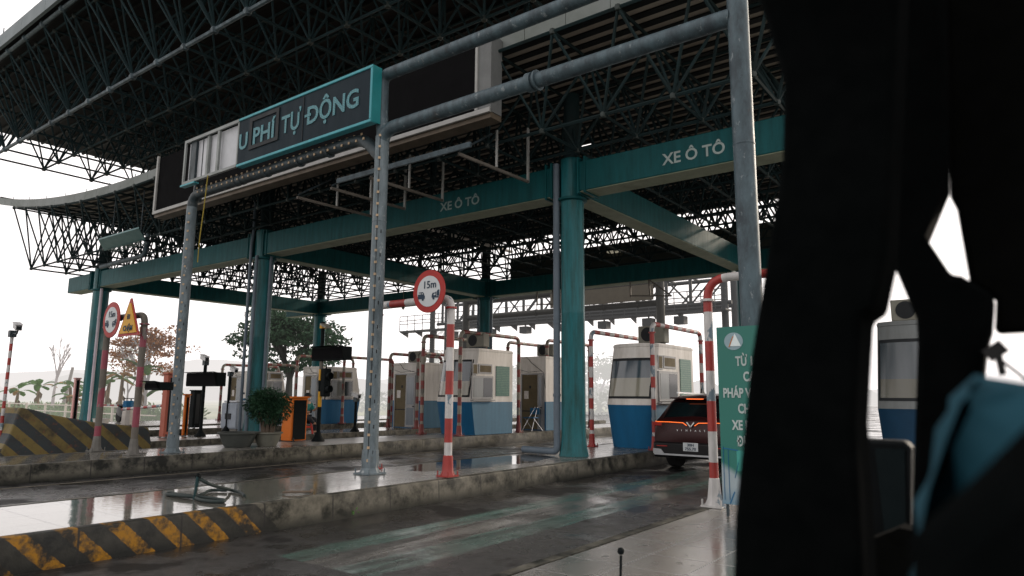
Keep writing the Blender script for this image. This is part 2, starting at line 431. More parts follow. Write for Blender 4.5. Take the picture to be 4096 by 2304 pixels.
def kerb_mat(name, stripes=False):
    m, t, b = nt(name); v = pos(t); s = xyz(t)
    n1 = noise(t, v, 3.2, 6, .68); n2 = noise(t, v, 17, 4); n3 = noise(t, pos(t, (.5, .5, 1)), 1.3, 3)
    c = mix(t, ramp(t, n1, [(.38, 0), (.62, 1)]), (.105, .098, .078), (.006, .007, .005))
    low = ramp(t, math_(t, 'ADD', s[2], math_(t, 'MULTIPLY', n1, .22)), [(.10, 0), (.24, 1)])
    c = mix(t, low, (.008, .009, .007), c)  # colour gets darker towards the foot of the face
    if stripes:
        u = math_(t, 'ADD', math_(t, 'ADD', s[1], s[2]), math_(t, 'MULTIPLY', math_(t, 'SUBTRACT', n2, .5), .05))
        fr = math_(t, 'FRACT', math_(t, 'DIVIDE', math_(t, 'SUBTRACT', u, 2.40 + .33), .415))
        st = math_(t, 'LESS_THAN', fr, .45)
        zone = math_(t, 'LESS_THAN', u, 5.22)
        x_ok = math_(t, 'GREATER_THAN', s[0], -7.53)
        worn = math_(t, 'MULTIPLY', ramp(t, n1, [(.46, .95), (.56, .03)]), ramp(t, n2, [(.42, 1), (.66, .25)]))
        f = math_(t, 'MULTIPLY', math_(t, 'MULTIPLY', math_(t, 'MULTIPLY', st, zone), x_ok), worn)
        dk = math_(t, 'MULTIPLY', math_(t, 'MULTIPLY', zone, x_ok), .80)
        c = mix(t, dk, c, (.005, .006, .006))
        c = mix(t, f, c, (.21, .098, .004))
    jn = math_(t, 'LESS_THAN', math_(t, 'FRACT', s[1]), .02)
    c = mix(t, math_(t, 'MULTIPLY', jn, .85), c, (.01, .01, .01))
    L(t, c, b.inputs['Base Color']); L(t, ramp(t, n3, [(.4, .4), (.6, .8)]), b.inputs['Roughness']); b.inputs['Specular IOR Level'].default_value = .2
    bump(t, b, n1, .5, .02); return m
TOPA = tile_mat('wet_tiles', (.12, .115, .10), .05, puddle=[(-8.75, 10.9, .72, 2.3)], dryy=(5.9, 8.2), ior=3.6)
TOPB = tile_mat('damp_tiles', (.14, .135, .12), .12, dryy=(7.0, 8.5))
TOPR = tile_mat('near_tiles', (.12, .11, .09), .08, .5, ior=5.0)
TOPC = tile_mat('far_wet_tiles', (.13, .12, .105), .10)
KERB = kerb_mat('mottled_kerb'); KERBS = kerb_mat('striped_kerb', True)
def island(x0, x1, y0, y1, top, kerb, h=.33, w=.13):
    """raised traffic island: kerb ring with chamfered edge round a tiled top"""
    mb = MB()
    r = .025; prof = lambda k: None
    def ringz(d, z): return [(x0 + d, y0 + d, z), (x1 - d, y0 + d, z), (x1 - d, y1 - d, z), (x0 + d, y1 - d, z)]
    mb.rings([ringz(-.02, -.05), ringz(0, h - r), ringz(r * .3, h - r * .3), ringz(r, h), ringz(w, h)], 0, caps=False)
    mb.add(ringz(w, h - .004), [(0, 1, 2, 3)], 1)
    return struct('pavement', mb, [kerb, top], smooth=30)
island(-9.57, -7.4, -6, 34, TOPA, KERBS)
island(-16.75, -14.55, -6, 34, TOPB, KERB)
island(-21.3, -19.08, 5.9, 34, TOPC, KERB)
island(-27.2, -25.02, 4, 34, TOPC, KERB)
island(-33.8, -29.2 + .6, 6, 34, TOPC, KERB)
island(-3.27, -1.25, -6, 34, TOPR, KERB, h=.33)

def hill(name, y, pts, haze, depth=20):
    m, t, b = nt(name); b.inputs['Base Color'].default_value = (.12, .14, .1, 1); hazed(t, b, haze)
    mb = MB(); n = len(pts)
    vs = [(x, yy, -1) for x, yy, z in pts] + [(x, yy, z) for x, yy, z in pts] + [(x * 1.1, yy * 1.1, -1) for x, yy, z in pts]
    mb.add(vs, [(i, i + 1, n + i + 1, n + i) for i in range(n - 1)] + [(n + i, n + i + 1, 2 * n + i + 1, 2 * n + i) for i in range(n - 1)])
    struct(name, mb, m, smooth=60)
rnd = random.Random(3)
pts = []
for i in range(60):
    a = R(-88 + i * 1.9); d = 480
    el = .012 + .018 * math.exp(-((i - 14) / 3.2) ** 2) + .010 * math.exp(-((i - 24) / 5) ** 2) + .004 * math.sin(i * .9) + rnd.random() * .003
    pts.append((math.sin(a) * d, math.cos(a) * d, 1.6 + el * d * (1.4 if i < 20 else 1)))
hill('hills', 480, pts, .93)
pts = []
for i in range(120):
    a = R(-90 + i * 1.0); d = 190
    pts.append((math.sin(a) * d, math.cos(a) * d, 2.2 + rnd.random() * 2.2 + 2.5 * math.sin(i * .35) ** 2))
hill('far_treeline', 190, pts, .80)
# ------------------------------------------------------------------ space-frame canopies
def lift(x): return .0075 * max(0, -24 - x) ** 2
def frame(xs, ys, zb, zt, r, name, parent, mat, nodemat, dx, dy, nr=.075, tops=True, skip=None):
    mb = MB(); nd = MB()
    g = lambda i, j: (xs[i], ys[j], zb)
    tx = [xs[0] - dx / 2] + [x + dx / 2 for x in xs]; ty = [ys[0] - dy / 2] + [y + dy / 2 for y in ys]
    tp = lambda i, j: (tx[i], ty[j], zt(tx[i]))
    for i in range(len(xs)):
        for j in range(len(ys)):
            nd.ball(g(i, j), nr)
            if i + 1 < len(xs): mb.tube(g(i, j), g(i + 1, j), r, n=5, caps=False)
            if j + 1 < len(ys): mb.tube(g(i, j), g(i, j + 1), r, n=5, caps=False)
            for a in (0, 1):
                for b in (0, 1): mb.tube(g(i, j), tp(i + a, j + b), r * .85, n=5, caps=False)
    for i in range(len(tx)):
        for j in range(len(ty)):
            nd.ball(tp(i, j), nr)
            if i + 1 < len(tx): mb.tube(tp(i, j), tp(i + 1, j), r, n=5, caps=False)
            if j + 1 < len(ty): mb.tube(tp(i, j), tp(i, j + 1), r, n=5, caps=False)
    tag(obj('truss_tube', mb, mat, parent, recalc=False), kind='stuff')
    tag(obj('truss_joint', nd, nodemat, parent, recalc=False), kind='stuff')
SHEETB = M('ribbed_roof_sheet', (.31, .27, .225), .8, 0, .6, (.12, .09, .07), False, .6)
SHEETA = M('dark_roof_sheet', (.006, .005, .006), .85, 0, .4, (.003, .0025, .0025), False, .6)
PURL = M('purlin', (.004, .005, .005), .7, 0, .3)

can = thing('toll_canopy', 'large teal-framed toll canopy with space-frame roof, upturned at its left end', 'canopy', (-20.2, 13.1, 0))
xs = [-35.3 + 1.45 * i for i in range(23)]; ys = [11.3 + 1.4 * j for j in range(11)]
frame(xs, ys, 7.05, lambda x: 8.72 + lift(x), .038, 'b', can, TRUSS, NODE, 1.45, 1.4)
roof = MB(); Xs = [-38.8 + i * 1.0 for i in range(38)]; Ys = [10.8 + .75 * j for j in range(21)]
for i in range(len(Xs) - 1):
    for j in range(len(Ys) - 1):
        x0, x1, y0, y1 = Xs[i], Xs[i + 1], Ys[j], Ys[j + 1]
        if abs(x0 + 10.8) < .1 and j == 8: y0 += .45
        z0, z1 = 8.92 + lift(x0), 8.92 + lift(x1)
        roof.add([(x0, y0, z0), (x1, y0, z1), (x1, y1, z1), (x0, y1, z0)], [(0, 1, 2, 3)])
        roof.add([(x0, y0, z0 + .05), (x1, y0, z1 + .05), (x1, y1, z1 + .05), (x0, y1, z0 + .05)], [(3, 2, 1, 0)])
obj('roof_sheet', roof, SHEETB, can, recalc=False, smooth=0)
pu = MB()
y = 11.0
while y < 25.8:
    for i in range(0, len(Xs) - 1):
        pu.bar((Xs[i], y, 8.895 + lift(Xs[i])), (Xs[i + 1], y, 8.895 + lift(Xs[i + 1])), .17, .03)
    y += .37
tag(obj('purlin', pu, PURL, can, smooth=0), kind='stuff')
fa = MB()
for i in range(len(Xs) - 1):
    x0, x1 = Xs[i], Xs[i + 1]; z0, z1 = 8.82 + lift(x0), 8.82 + lift(x1); g = .012
    fa.add([(x0 + g, 10.72, z0), (x1, 10.72, z1), (x1, 10.72, z1 + .33), (x0 + g, 10.72, z0 + .33), (x0 + g, 10.8, z0), (x1, 10.8, z1), (x1, 10.8, z1 + .33), (x0 + g, 10.8, z0 + .33)],
           [(0, 1, 2, 3), (4, 7, 6, 5), (0, 4, 5, 1), (3, 2, 6, 7), (0, 3, 7, 4), (1, 5, 6, 2)])
    if i % 2 == 0: fa.box(x0 - .01, x0 + .01, 10.75, 10.77, z0 + .33, z0 + .45)
obj('front_fascia', fa, FASC, can, smooth=0)
fa = MB(); fa.box(-38.8, -38.7, 10.8, 25.8, 8.86 + lift(-38.8), 9.2 + lift(-38.8)); obj('side_fascia', fa, FASC, can)
# rear boards with a lamp
rb = MB(); rb.box(-19.6, -2.6, 25.9, 26.1, 6.95, 8.12); obj('rear_board', rb, M('rear_board_brown', (.045, .045, .038), .7, 0, .4), can)
lb = MB(); lb.box(-14.2, -13.7, 25.6, 25.88, 7.7, 7.78); obj('rear_lamp', lb, emit('pale_lamp', (.55, .5, .38), .35), can)
# long gutter under the roof; the light it catches is painted in as pale colour
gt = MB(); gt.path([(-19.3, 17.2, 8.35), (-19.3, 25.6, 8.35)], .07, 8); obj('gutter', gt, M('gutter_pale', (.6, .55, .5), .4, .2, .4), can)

CX = (-8.15, -20.2, -32.4); CYF, CYR = 13.1, 24.8
def column(x, y, r, mat):
    mb = MB()
    prof = [(r * 1.22, .33), (r * 1.10, .5), (r * 1.02, .75), (r, 1.2), (r, 3.4), (r * 1.015, 3.42), (r * 1.015, 3.46), (r, 3.48), (r, 6.0), (r, 7.0)]
    vs = []; n = 24
    for rr, h in prof:
        for k in range(n):
            a = 2 * PI * k / n; q = rr * (1 + (.035 if k % 4 == 0 else 0))
            vs.append((x + q * math.cos(a), y + q * math.sin(a), h))
    mb.add(vs, [(i * n + k, i * n + (k + 1) % n, (i + 1) * n + (k + 1) % n, (i + 1) * n + k) for i in range(len(prof) - 1) for k in range(n)])
    c = obj('column', mb, mat, can, smooth=25)
    t = MB(); t.tube((x, y, 6.9), (x, y, 8.6), r * .7, n=12)
    obj('column_head', t, TRUSS, c)
    pl = MB(); pl.lathe((x, y, 0), [(r * 1.02, 6.0), (r * 1.3, 6.02), (r * 1.3, 6.07)], 20)
    for a in range(0):
        pass
    obj('collar', pl, TEAL, c, smooth=30)
    return c
cols = {}
for x in CX:
    for y in (CYF, CYR): cols[x, y] = column(x, y, .265 if x == CX[0] else .30 if x == CX[1] else .31, TEALC)
def beam(x0, x1, y0, y1, z0=6.14, z1=6.82):
    mb = MB(); mb.box(x0, x1, y0, y1, z0, z1)
    b = obj('beam', mb, TEAL, can, bevel=.012)
    u = MB(); u.box(x0 + .02, x1 - .02, y0 + .02, y1 - .02, z0 - .018, z0 - .002); obj('beam_soffit', u, TEALB, b)
    return b
for y in (CYF, CYR):
    xl = sorted(CX)
    beam(-35.2, xl[0] - .36, y - .3, y + .3)
    for a, c in zip(xl, xl[1:]): beam(a + .36, c - .36, y - .3, y + .3)
    beam(xl[-1] + .36, -2.5, y - .3, y + .3)
for x in CX: beam(x - .27, x + .27, CYF + .36, CYR - .36)
# thicker connection plates at the columns
for (x, y), c in cols.items():
    pl = MB()
    for s in (-.36, -.52, .36, .52):
        pl = MB(); w_ = .34 if abs(s) < .4 else .325
        pl.box(x + s - .02, x + s + .02, y - w_, y + w_, 6.08, 6.92); obj('flange_plate', pl, TEAL, c)
fit('lettering', 'XE Ô TÔ', 1.32, .235, (-5.76, CYF - .306, 6.33), (R(90), 0, 0), LETW, can, .006)
fit('lettering', 'XE Ô TÔ', 1.32, .22, (-11.98, CYF - .306, 6.33), (R(90), 0, 0), M('letter_grey', (.19, .24, .23), .6), can, .006)
# drain pipes on the columns
def drain(pts, r=.075, mat=GREYPVC):
    mb = MB(); mb.path(corner(pts, .12), r, 12)
    for z in (1.6, 3.2, 4.8): mb.lathe((pts[0][0], pts[0][1], z), [(r * 1.15, 0), (r * 1.15, .06)], 12)
    o = obj('drain_pipe', mb, mat, can); return o
drain([(-8.42, 12.85, 6.9), (-8.42, 12.85, .42), (-9.4, 12.95, .42)])
drain([(-20.46, 12.8, 8.0), (-20.46, 12.8, 6.95), (-20.44, 12.74, 6.5), (-20.44, 12.74, .33)], .05)
drain([(-20.05, 12.72, 6.1), (-20.05, 12.72, .33)], .05); drain([(-19.82, 13.1, 6.1), (-19.82, 13.1, .33)], .05)
drain([(-32.0, 12.95, 6.1), (-32.0, 12.95, .33)], .06, M('drain_lilac', (.40, .36, .40), .5)); drain([(-19.7, 24.6, 6.1), (-19.7, 24.6, .33)], .07); drain([(-20.3, 24.38, 6.1), (-20.3, 24.38, .33)], .05)
pb = MB(); pb.path(corner([(-30.3, 12.15, 6.72), (-26.6, 12.15, 6.78), (-26.45, 12.15, 7.6)], .2), .085, 10); obj('overflow_pipe', pb, GALV, can)

cana = thing('upper_canopy', 'higher dark steel canopy roof with straight grey edge, over the near lanes', 'canopy', (-15, 12, 0))
dxa, dya = 1.557, 1.925
xsa = [-34 + dxa * i for i in range(21)]; ysa = [9.0 + dya * j for j in range(6)]
frame(xsa, ysa, 11.3, lambda x: 13.7, .042, 'a', cana, TRUSSA, NODE, dxa, dya, .10)
mb = MB(); mb.tube((-37, 7.67, 13.75), (-1.5, 7.67, 13.75), .07, n=8)
for i in range(23): mb.ball((-36.3 + dxa * i, 7.67, 13.75), .13)
obj('edge_chord', mb, GALV, cana)
mb = MB(); mb.tube((-34, 9, 11.3), (-2.86, 9, 11.3), .062, n=8)
for i in range(21): mb.ball((-34 + dxa * i, 9, 11.3), .12)
obj('lower_chord', mb, GALV, cana)  # front row drawn again, paler: the light on it put into its colour
mb = MB()
for i in range(21):
    for s in (-.5, .5): mb.tube((-34.0 + dxa * i, 9, 11.3), (-34.0 + dxa * (i + s), 7.67, 13.75), .032, n=5, caps=False)
tag(obj('edge_strut', mb, TRUSSA, cana, recalc=False), kind='stuff')
mb = MB(); mb.box(-38.7, -1.2, 7.5, 21.5, 13.95, 14.0); obj('roof_sheet', mb, SHEETA, cana)
mb = MB(); y = 7.8
while y < 21.3: mb.box(-38.6, -1.3, y, y + .09, 13.84, 13.94); y += .62
obj('purlin', mb, PURL, cana, smooth=0)
mb = MB()
for i in range(19):
    x = -38.7 + i * 2.03; mb.box(x, x + 2.015, 7.38, 7.48, 13.78, 14.28)
    if i % 2: mb.box(x, x + .03, 7.42, 7.45, 14.28, 14.55)
obj('front_fascia', mb, M('fascia_blue_grey', (.11, .135, .145), .55, .1, .5, (.06, .075, .075), False, .8), cana, smooth=0)

# ------------------------------------------------------------------ big LED board on the canopy edge
t = thing('display_board', 'very long dark display board with thin pale frame hung under the canopy edge', 'display board', (-15.3, 10.4, 7.3))
mb = MB(); mb.box(-22.2, -8.72, 10.36, 10.68, 7.4, 9.18); obj('panel', mb, BLACKP, t)
mb = MB(); mb.box(-8.7, -8.36, 10.34, 10.7, 7.32, 9.0); obj('end_cap', mb, M('board_grey', (.12, .125, .125), .6), t)
mb = MB(); mb.box(-22.3, -8.36, 10.3, 10.36, 7.30, 7.40); mb.box(-22.3, -22.2, 10.3, 10.36, 7.4, 9.25); mb.box(-8.76, -8.70, 10.3, 10.355, 7.4, 8.95)
obj('frame', mb, M('board_frame', (.28, .28, .27), .5), t, bevel=.006)
mb = MB(); mb.box(-22.28, -8.38, 10.37, 10.72, 7.2, 7.395); obj('soffit', mb, M('board_soffit', (.09, .07, .05), .6, 0, .6, (.03, .02, .015)), t)
mb = MB()
for x in (-21, -17, -13, -9.5): mb.bar((x, 10.6, 9.1), (x, 11.0, 8.9), .08, .08)
obj('hanger', mb, GALVD, t)

def bracket(x, lab):
    t = thing('sign_bracket', lab, 'bracket', (x, 10, 6.45))
    mb = MB(); mb.bar((x, 10.0, 6.42), (x, 12.4, 6.46), .05, .06); obj('arm', mb, M('angle_iron', (.13, .115, .10), .6, .2, .5), t)
    mb = MB(); mb.bar((x, 12.4, 6.43), (x, 12.4, 7.75), .05, .045); obj('drop_rod', mb, M('rod_pale', (.30, .30, .29), .5, .2, .3), t)
    mb = MB(); mb.bar((x + .03, 11.2, 6.47), (x + .03, 11.2, 7.3), .04, .04); obj('drop_rod', mb, M('rod_pale', (.30, .30, .29)), t)
    mb = MB(); mb.bar((x - .03, 10.05, 6.5), (x - .03, 11.1, 7.2), .035, .035); obj('brace', mb, GALVD, t)
for x, l in zip((-14.2, -12.9, -11.55, -8.9), ('empty metal sign bracket left of the dotted centre post, leftmost of four', 'second empty metal sign bracket from the left, just right of the dotted centre post', 'third empty metal sign bracket from the left, above the middle beam', 'rightmost empty metal sign bracket below the lower gantry pipe')): bracket(x, l)
t = tag(obj('angle_rail', MB().bar((-12.55, 9.9, 6.50), (-8.5, 9.9, 6.5), .05, .11), GALV), 'loose-looking galvanised rail crossing behind the dotted centre post', 'rail')

# ------------------------------------------------------------------ front gantry of pipes
GY = 7.9
t = thing('pipe_gantry', 'tall gantry of thick grey pipes spanning the near lanes', 'gantry', (-8.8, GY, .33))
def flare(x, y, r, mat, parent, base=.33, name='base_flare', w=.34, h=.42):
    mb = MB(); mb.box(x - w, x + w, y - w, y + w, base, base + .02)
    mb.lathe((x, y, base + .02), [(w * .92, 0), (w * .70, h * .22), (r + (w - r) * .32, h * .55), (r + .012, h), (r + .001, h + .01)], 8)
    for sx in (-1, 1):
        for sy in (-1, 1): mb.tube((x + sx * w * .86, y + sy * w * .86, base), (x + sx * w * .86, y + sy * w * .86, base + .09), .011)
    return obj(name, mb, mat, parent, smooth=20)
studmb = MB().box(-.021, .021, -.008, .008, -.021, .021)
studme = None
def stud(x, y, z, parent, rot=0):
    global studme
    if studme is None:
        o = obj('light_stud', studmb, STUD); studme = o.data; bpy.data.objects.remove(o)
    o = bpy.data.objects.new('light_stud', studme); COL.objects.link(o); o.location = (x, y, z); o.rotation_euler = (0, 0, rot); o.parent = parent
    return o
posts = []
for x, ztop, r in ((-15.2, 5.85, .112), (-8.83, 6.1, .122), (-2.52, 9.5, .125)):
    mb = MB(); lz = 9.5 if x > -3 else ztop
    mb.path([(x, GY, .35), (x, GY, 3.0), (x, GY, lz)], r, 24); mb.lathe((x, GY, 4.55), [(r + .002, 0), (r + .006, .01), (r + .002, .025)], 24)
    p = obj('post', mb, GALVP if x < -3 else GALV, t); posts.append(p)
    flare(x, GY, r, GALVP, p, w=.19, h=.36)
for p, x, zt, r_, sa in ((posts[0], -15.2, 5.7, .112, R(38)), (posts[1], -8.83, 6.1, .122, R(30))):
    z = .55
    while z < zt:
        # studs sit on the side turned to the oncoming lane
        a = R(-62); stud(x + (r_ + .004) * math.sin(sa), GY - (r_ + .004) * math.cos(sa), z, p, sa); z += .205
    z = .65
    while z < zt - 1.5:
        mb = MB(); mb.bar((x + (r_ - .001) * math.sin(sa + .6), GY - (r_ - .001) * math.cos(sa + .6), z), (x + (r_ - .001) * math.sin(sa + .6), GY - (r_ - .001) * math.cos(sa + .6), z + .06), .014, .014); z += .41
        obj('bolt_slot', mb, BLACKF, p)
mb = MB(); mb.path([(-8.83 + .126 * math.sin(R(30)) + dx, GY - .126 * math.cos(R(30)), z) for dx, z in ((0, .5), (.01, 3), (0, 6.1))], .006, 5); obj('cable', mb, BLACKF, posts[1])
mb = MB(); mb.path(corner([(-8.83, GY, 5.9), (-8.83, GY, 6.22), (-2.6, GY, 6.22)], .3), .115, 20); mb.lathe((-5.62, GY, 6.22), [(.12, -.05), (.145, -.05), (.145, .05), (.12, .05)], 20, ax='x'); lp = obj('lower_pipe', mb, GALV, t)
mb = MB(); mb.lathe((-5.5, GY, 6.22), [(.12, -.015), (.155, -.015), (.155, .015), (.12, .015)], 16, ax='x'); obj('pipe_flange', mb, GALV, lp)
mb = MB(); mb.path(corner([(-8.83, GY, 6.1), (-8.87, GY, 6.55), (-8.87, GY, 7.25), (-2.5, GY, 7.25)], .16), .108, 20)
obj('upper_pipe', mb, GALV, t)
mb = MB(); mb.path(corner([(-15.2, GY, 5.6), (-15.2, GY, 6.12), (-9.3, GY, 6.18), (-8.83, GY, 5.7)], .28), .11, 18)
for x in (-14.6, -13.4, -13.2, -12.3, -11.2, -10.3): mb.lathe((x, GY, 6.14), [(.12, 0), (.12, .05)], 16, ax='x')
lp2 = obj('lower_pipe', mb, GALVD, t)
x = -14.9
while x < -9.2:
    stud(x, GY - .075, 6.15 + .085, lp2); stud(x + .1, GY - .11, 6.15 - .03, lp2); x += .2
mb = MB(); mb.path(corner([(-15.2, GY + .1, 6.0), (-15.1, GY + .1, 7.25), (-8.9, GY, 7.25)], .2), .1, 12); obj('upper_pipe', mb, GALVD, t)

# ------------------------------------------------------------------ broken turquoise sign between the left posts
SY = 7.6
t = thing('toll_sign', 'long navy sign with turquoise border and lettering, its left end stripped open', 'sign', (-12, SY, 6.3))
mb = MB(); mb.box(-12.93, -8.84, SY + .01, SY + .12, 6.32, 7.30); obj('face_panel', mb, SIGNF, t)
mb = MB(); x0, x1, z0, z1, w = -12.95, -8.8, 6.28, 7.34, .055
mb.box(x0, x1, SY - .01, SY + .14, z1 - w, z1); mb.box(x0, x1, SY - .01, SY + .14, z0, z0 + w); mb.box(x1 - w, x1, SY - .01, SY + .14, z0 + w, z1 - w)
obj('border_frame', mb, TURQ, t, bevel=.01)
mb = MB(); mb.box(-8.798, -8.79, SY - .008, SY + .2, z0 + .01, z1 - .01); obj('side_panel', mb, TURQE, t)
mb = MB(); mb.box(-10.755, -10.74, SY - .004, SY + .012, 6.36, 7.26); obj('seam', mb, BLACKF, t)
mb = MB()
for a, b_, c, d_ in ((-12.53, -11.52, 7.16, 7.24), (-12.53, -11.52, 6.56, 6.64), (-12.53, -12.44, 6.64, 7.16), (-11.61, -11.52, 6.64, 7.16)): mb.box(a, b_, SY - .012, SY + .008, c, d_)
obj('patch_frame', mb, M('patch_dark', (.003, .006, .008), .6), t)
mb = MB(); mb.box(-15.1, -12.97, SY + .10, SY + .13, 6.34, 7.28); obj('back_sheet', mb, STEELW, t)
mb = MB()
mb.box(-15.15, -12.96, SY - .01, SY + .03, 7.27, 7.34); mb.box(-15.15, -12.96, SY - .01, SY + .03, 6.29, 6.35); mb.box(-15.15, -15.09, SY - .01, SY + .03, 6.35, 7.27)
mb.box(-13.78, -13.70, SY, SY + .05, 6.35, 7.27); mb.box(-14.25, -14.17, SY + .03, SY + .09, 6.35, 7.27); mb.box(-12.99, -12.95, SY, SY + .05, 6.35, 7.27)
obj('open_frame', mb, M('zinc_frame', (.19, .205, .20), .5, .1, .6), t)
mb = MB(); mb.box(-14.95, -14.72, SY + .04, SY + .095, 6.35, 7.27); mb.box(-14.53, -14.51, SY + .09, SY + .102, 6.35, 7.27); obj('dark_strip', mb, GALVD, t)
mb = MB(); mb.box(-15.2, -14.6, SY - .02, SY + .1, 6.25, 6.285); obj('border_remnant', mb, TURQ, t)
def led_mat():
    m, t_, b = nt('led_lettering'); s = xyz(t_)
    fx = math_(t_, 'FRACT', math_(t_, 'MULTIPLY', s[0], 22)); fz = math_(t_, 'FRACT', math_(t_, 'MULTIPLY', s[2], 30))
    d_ = math_(t_, 'MAXIMUM', math_(t_, 'LESS_THAN', fx, .22), math_(t_, 'LESS_THAN', fz, .26))
    L(t_, mix(t_, d_, (.032, .19, .225), (.008, .05, .06)), b.inputs['Base Color']); b.inputs['Roughness'].default_value = .5; return m
LED = led_mat()
for body, xa, xb, zz, hh in (('U', -12.92, -12.62, 6.64, .34), ('PHÍ', -12.42, -11.66, 6.66, .34), ('TỰ', -11.43, -10.82, 6.66, .35), ('DỘNG', -10.64, -9.18, 6.66, .34)):
    fit('lettering', body, xb - xa, hh, (xa, SY - (.0 if body != 'PHÍ' else .002), zz), (R(90), 0, 0), LED, t, .011)
mb = MB(); mb.box(-10.69, -10.50, SY - .008, SY - .004, 6.81, 6.86); obj('letter_bar', mb, LED, t)
mb = MB(); mb.path([(-14.0, SY - .03, 6.3), (-14.02, SY - .05, 5.6), (-14.1, SY - .05, 4.9), (-14.2, SY, 4.4)], .012, 5)
tag(obj('rope', mb, M('yellow_rope', (.22, .17, .03), .8)), 'thin yellow rope dangling from the stripped end of the big sign', 'rope')

# small hanging company sign
t = thing('hanging_sign', 'slanted teal name board hanging under the left side of the canopy', 'sign', (-26, 11, 7))
A_, B_, C_, D_ = (-26.85, 10.6, 7.12), (-23.8, 10.6, 7.12), (-24.35, 11.1, 6.88), (-27.55, 11.1, 6.88)
mb = MB(); mb.add([A_, B_, C_, D_] + [(p[0], p[1], p[2] + .05) for p in (A_, B_, C_, D_)], [(0, 1, 2, 3), (7, 6, 5, 4), (0, 4, 5, 1), (1, 5, 6, 2), (2, 6, 7, 3), (3, 7, 4, 0)])
obj('panel', mb, M('name_board', (.03, .12, .125), .4), t)
mb = MB(); mb.tube((-26.5, 10.9, 7.0), (-26.5, 10.9, 8.6), .02); mb.tube((-24.3, 10.9, 7.0), (-24.3, 10.9, 8.6), .02); obj('hanger', mb, GALVD, t)
lt = text('lettering', 'CÔNG TY CỔ PHẦN TASCO', .30, (0, 0, 0), (0, 0, 0), M('letter_faded', (.12, .17, .16), .6), None, .004)
lt.parent = t; lt.data.transform(Matrix.Translation((-27.2, 11.04, 6.885)) @ Matrix.Rotation(R(-26), 4, 'X') @ Matrix.Diagonal((.72, 1.1, 1, 1)))
lt.matrix_parent_inverse = Matrix.Translation(t.location).inverted()

# ------------------------------------------------------------------ red-and-white guard pipes
def red_arch(label, posts_, z, r, group, mats=None, band=.28, fl=.5, cr=.22, base=.33, w=.2, cat='guard pipe', seg=True):
    (x0, y0), (x1, y1) = posts_
    t = thing('guard_arch', label, cat, (x0, y0, base), group)
    mats = mats or [RED, WHT]
    P = corner([(x0, y0, base + .05), (x0, y0, z), (x1, y1, z), (x1, y1, base + .05)], cr)
    def part(name, pts, off):
        mb = MB(); mb.path(pts, r, 16, (0, 1), band, off); return obj(name, mb, mats, t)
    n = len(P); k0 = 1 + 6; k1 = n - 1 - 6
    part('post', P[:2], .1); part('top_pipe', P[1:-1], 0.001); part('post', P[-2:], .1)
    for x, y in posts_:
        f = MB(); f.lathe((x, y, z - cr - .02), [(r * 1.0, 0), (r * 1.5, 0), (r * 1.5, .03), (r * 1.0, .03)], 16); obj('flange', f, mats[0], t)
        flare(x, y, r, mats[0] if fl else CONC, t, base, 'foot', w, .3)
    return t
G1 = 'red and white guard pipes round the toll booths'
red_arch('peeling red and white pipe arch carrying the large 15m sign', ((-7.62, 8.45), (-9.38, 8.45)), 3.2, .065, None, band=.38, cr=.16, w=.13)
red_arch('nearest red and white pipe arch, standing beside the green banner', ((-3.15, 8.2), (-1.6, 8.2)), 3.05, .053, None, [WHT, RED], band=.36, cr=.26, w=.13)
for a in (((( -9.28, 15.8), (-9.28, 19.2)), 3.3, 'guard arch left of the nearest booth on the near island'),
          (((-7.55, 15.85), (-7.55, 19.0)), 3.42, 'guard arch in front of the service window of the nearest booth, beside the red car')):
    red_arch(a[2], a[0], a[1], .058, G1, band=.27, w=.12)
for p, z, l in ((((-16.55, 17.0), (-16.55, 20.3)), 3.62, 'guard arch on the left side of the middle booth with the price board'),
                (((-14.88, 17.0), (-14.88, 20.2)), 3.68, 'guard arch along the service window side of the middle booth'),
                (((-16.9, 22.2), (-16.9, 25.0)), 3.75, 'guard arch left of the back-turned booth with the folding chair'),
                (((-15.0, 22.2), (-15.0, 25.4)), 3.75, 'guard arch right of the back-turned booth with the folding chair'),
                (((-21.25, 19.9), (-21.25, 23.0)), 3.3, 'guard arch left of the booth with the grey door, behind the dotted centre post'),
                (((-19.35, 19.6), (-19.35, 23.0)), 3.25, 'guard arch right of the booth with the grey door'),
                (((-26.75, 19.35), (-26.75, 22.6)), 3.35, 'guard arch left of the booth beside the seated attendant'),
                (((-25.0, 20.6), (-25.0, 23.6)), 3.3, 'guard arch right of the booth beside the seated attendant'),
                (((-32.3, 19.0), (-32.3, 22.2)), 3.05, 'guard arch left of the farthest booth, behind the teal column'),
                (((-29.9, 19.2), (-29.9, 21.6)), 3.05, 'guard arch right of the farthest booth, behind the potted bush')):
    red_arch(l, p, z, .065, G1, [REDS, WHTS], band=.27, w=.13)
red_arch('worn pipe arch carrying a round and a triangular sign', ((-15.22, 7.08), (-16.78, 7.0)), 3.28, .068, None, [PINKR, GREYC], band=.42, cr=.2, w=.15, fl=0)

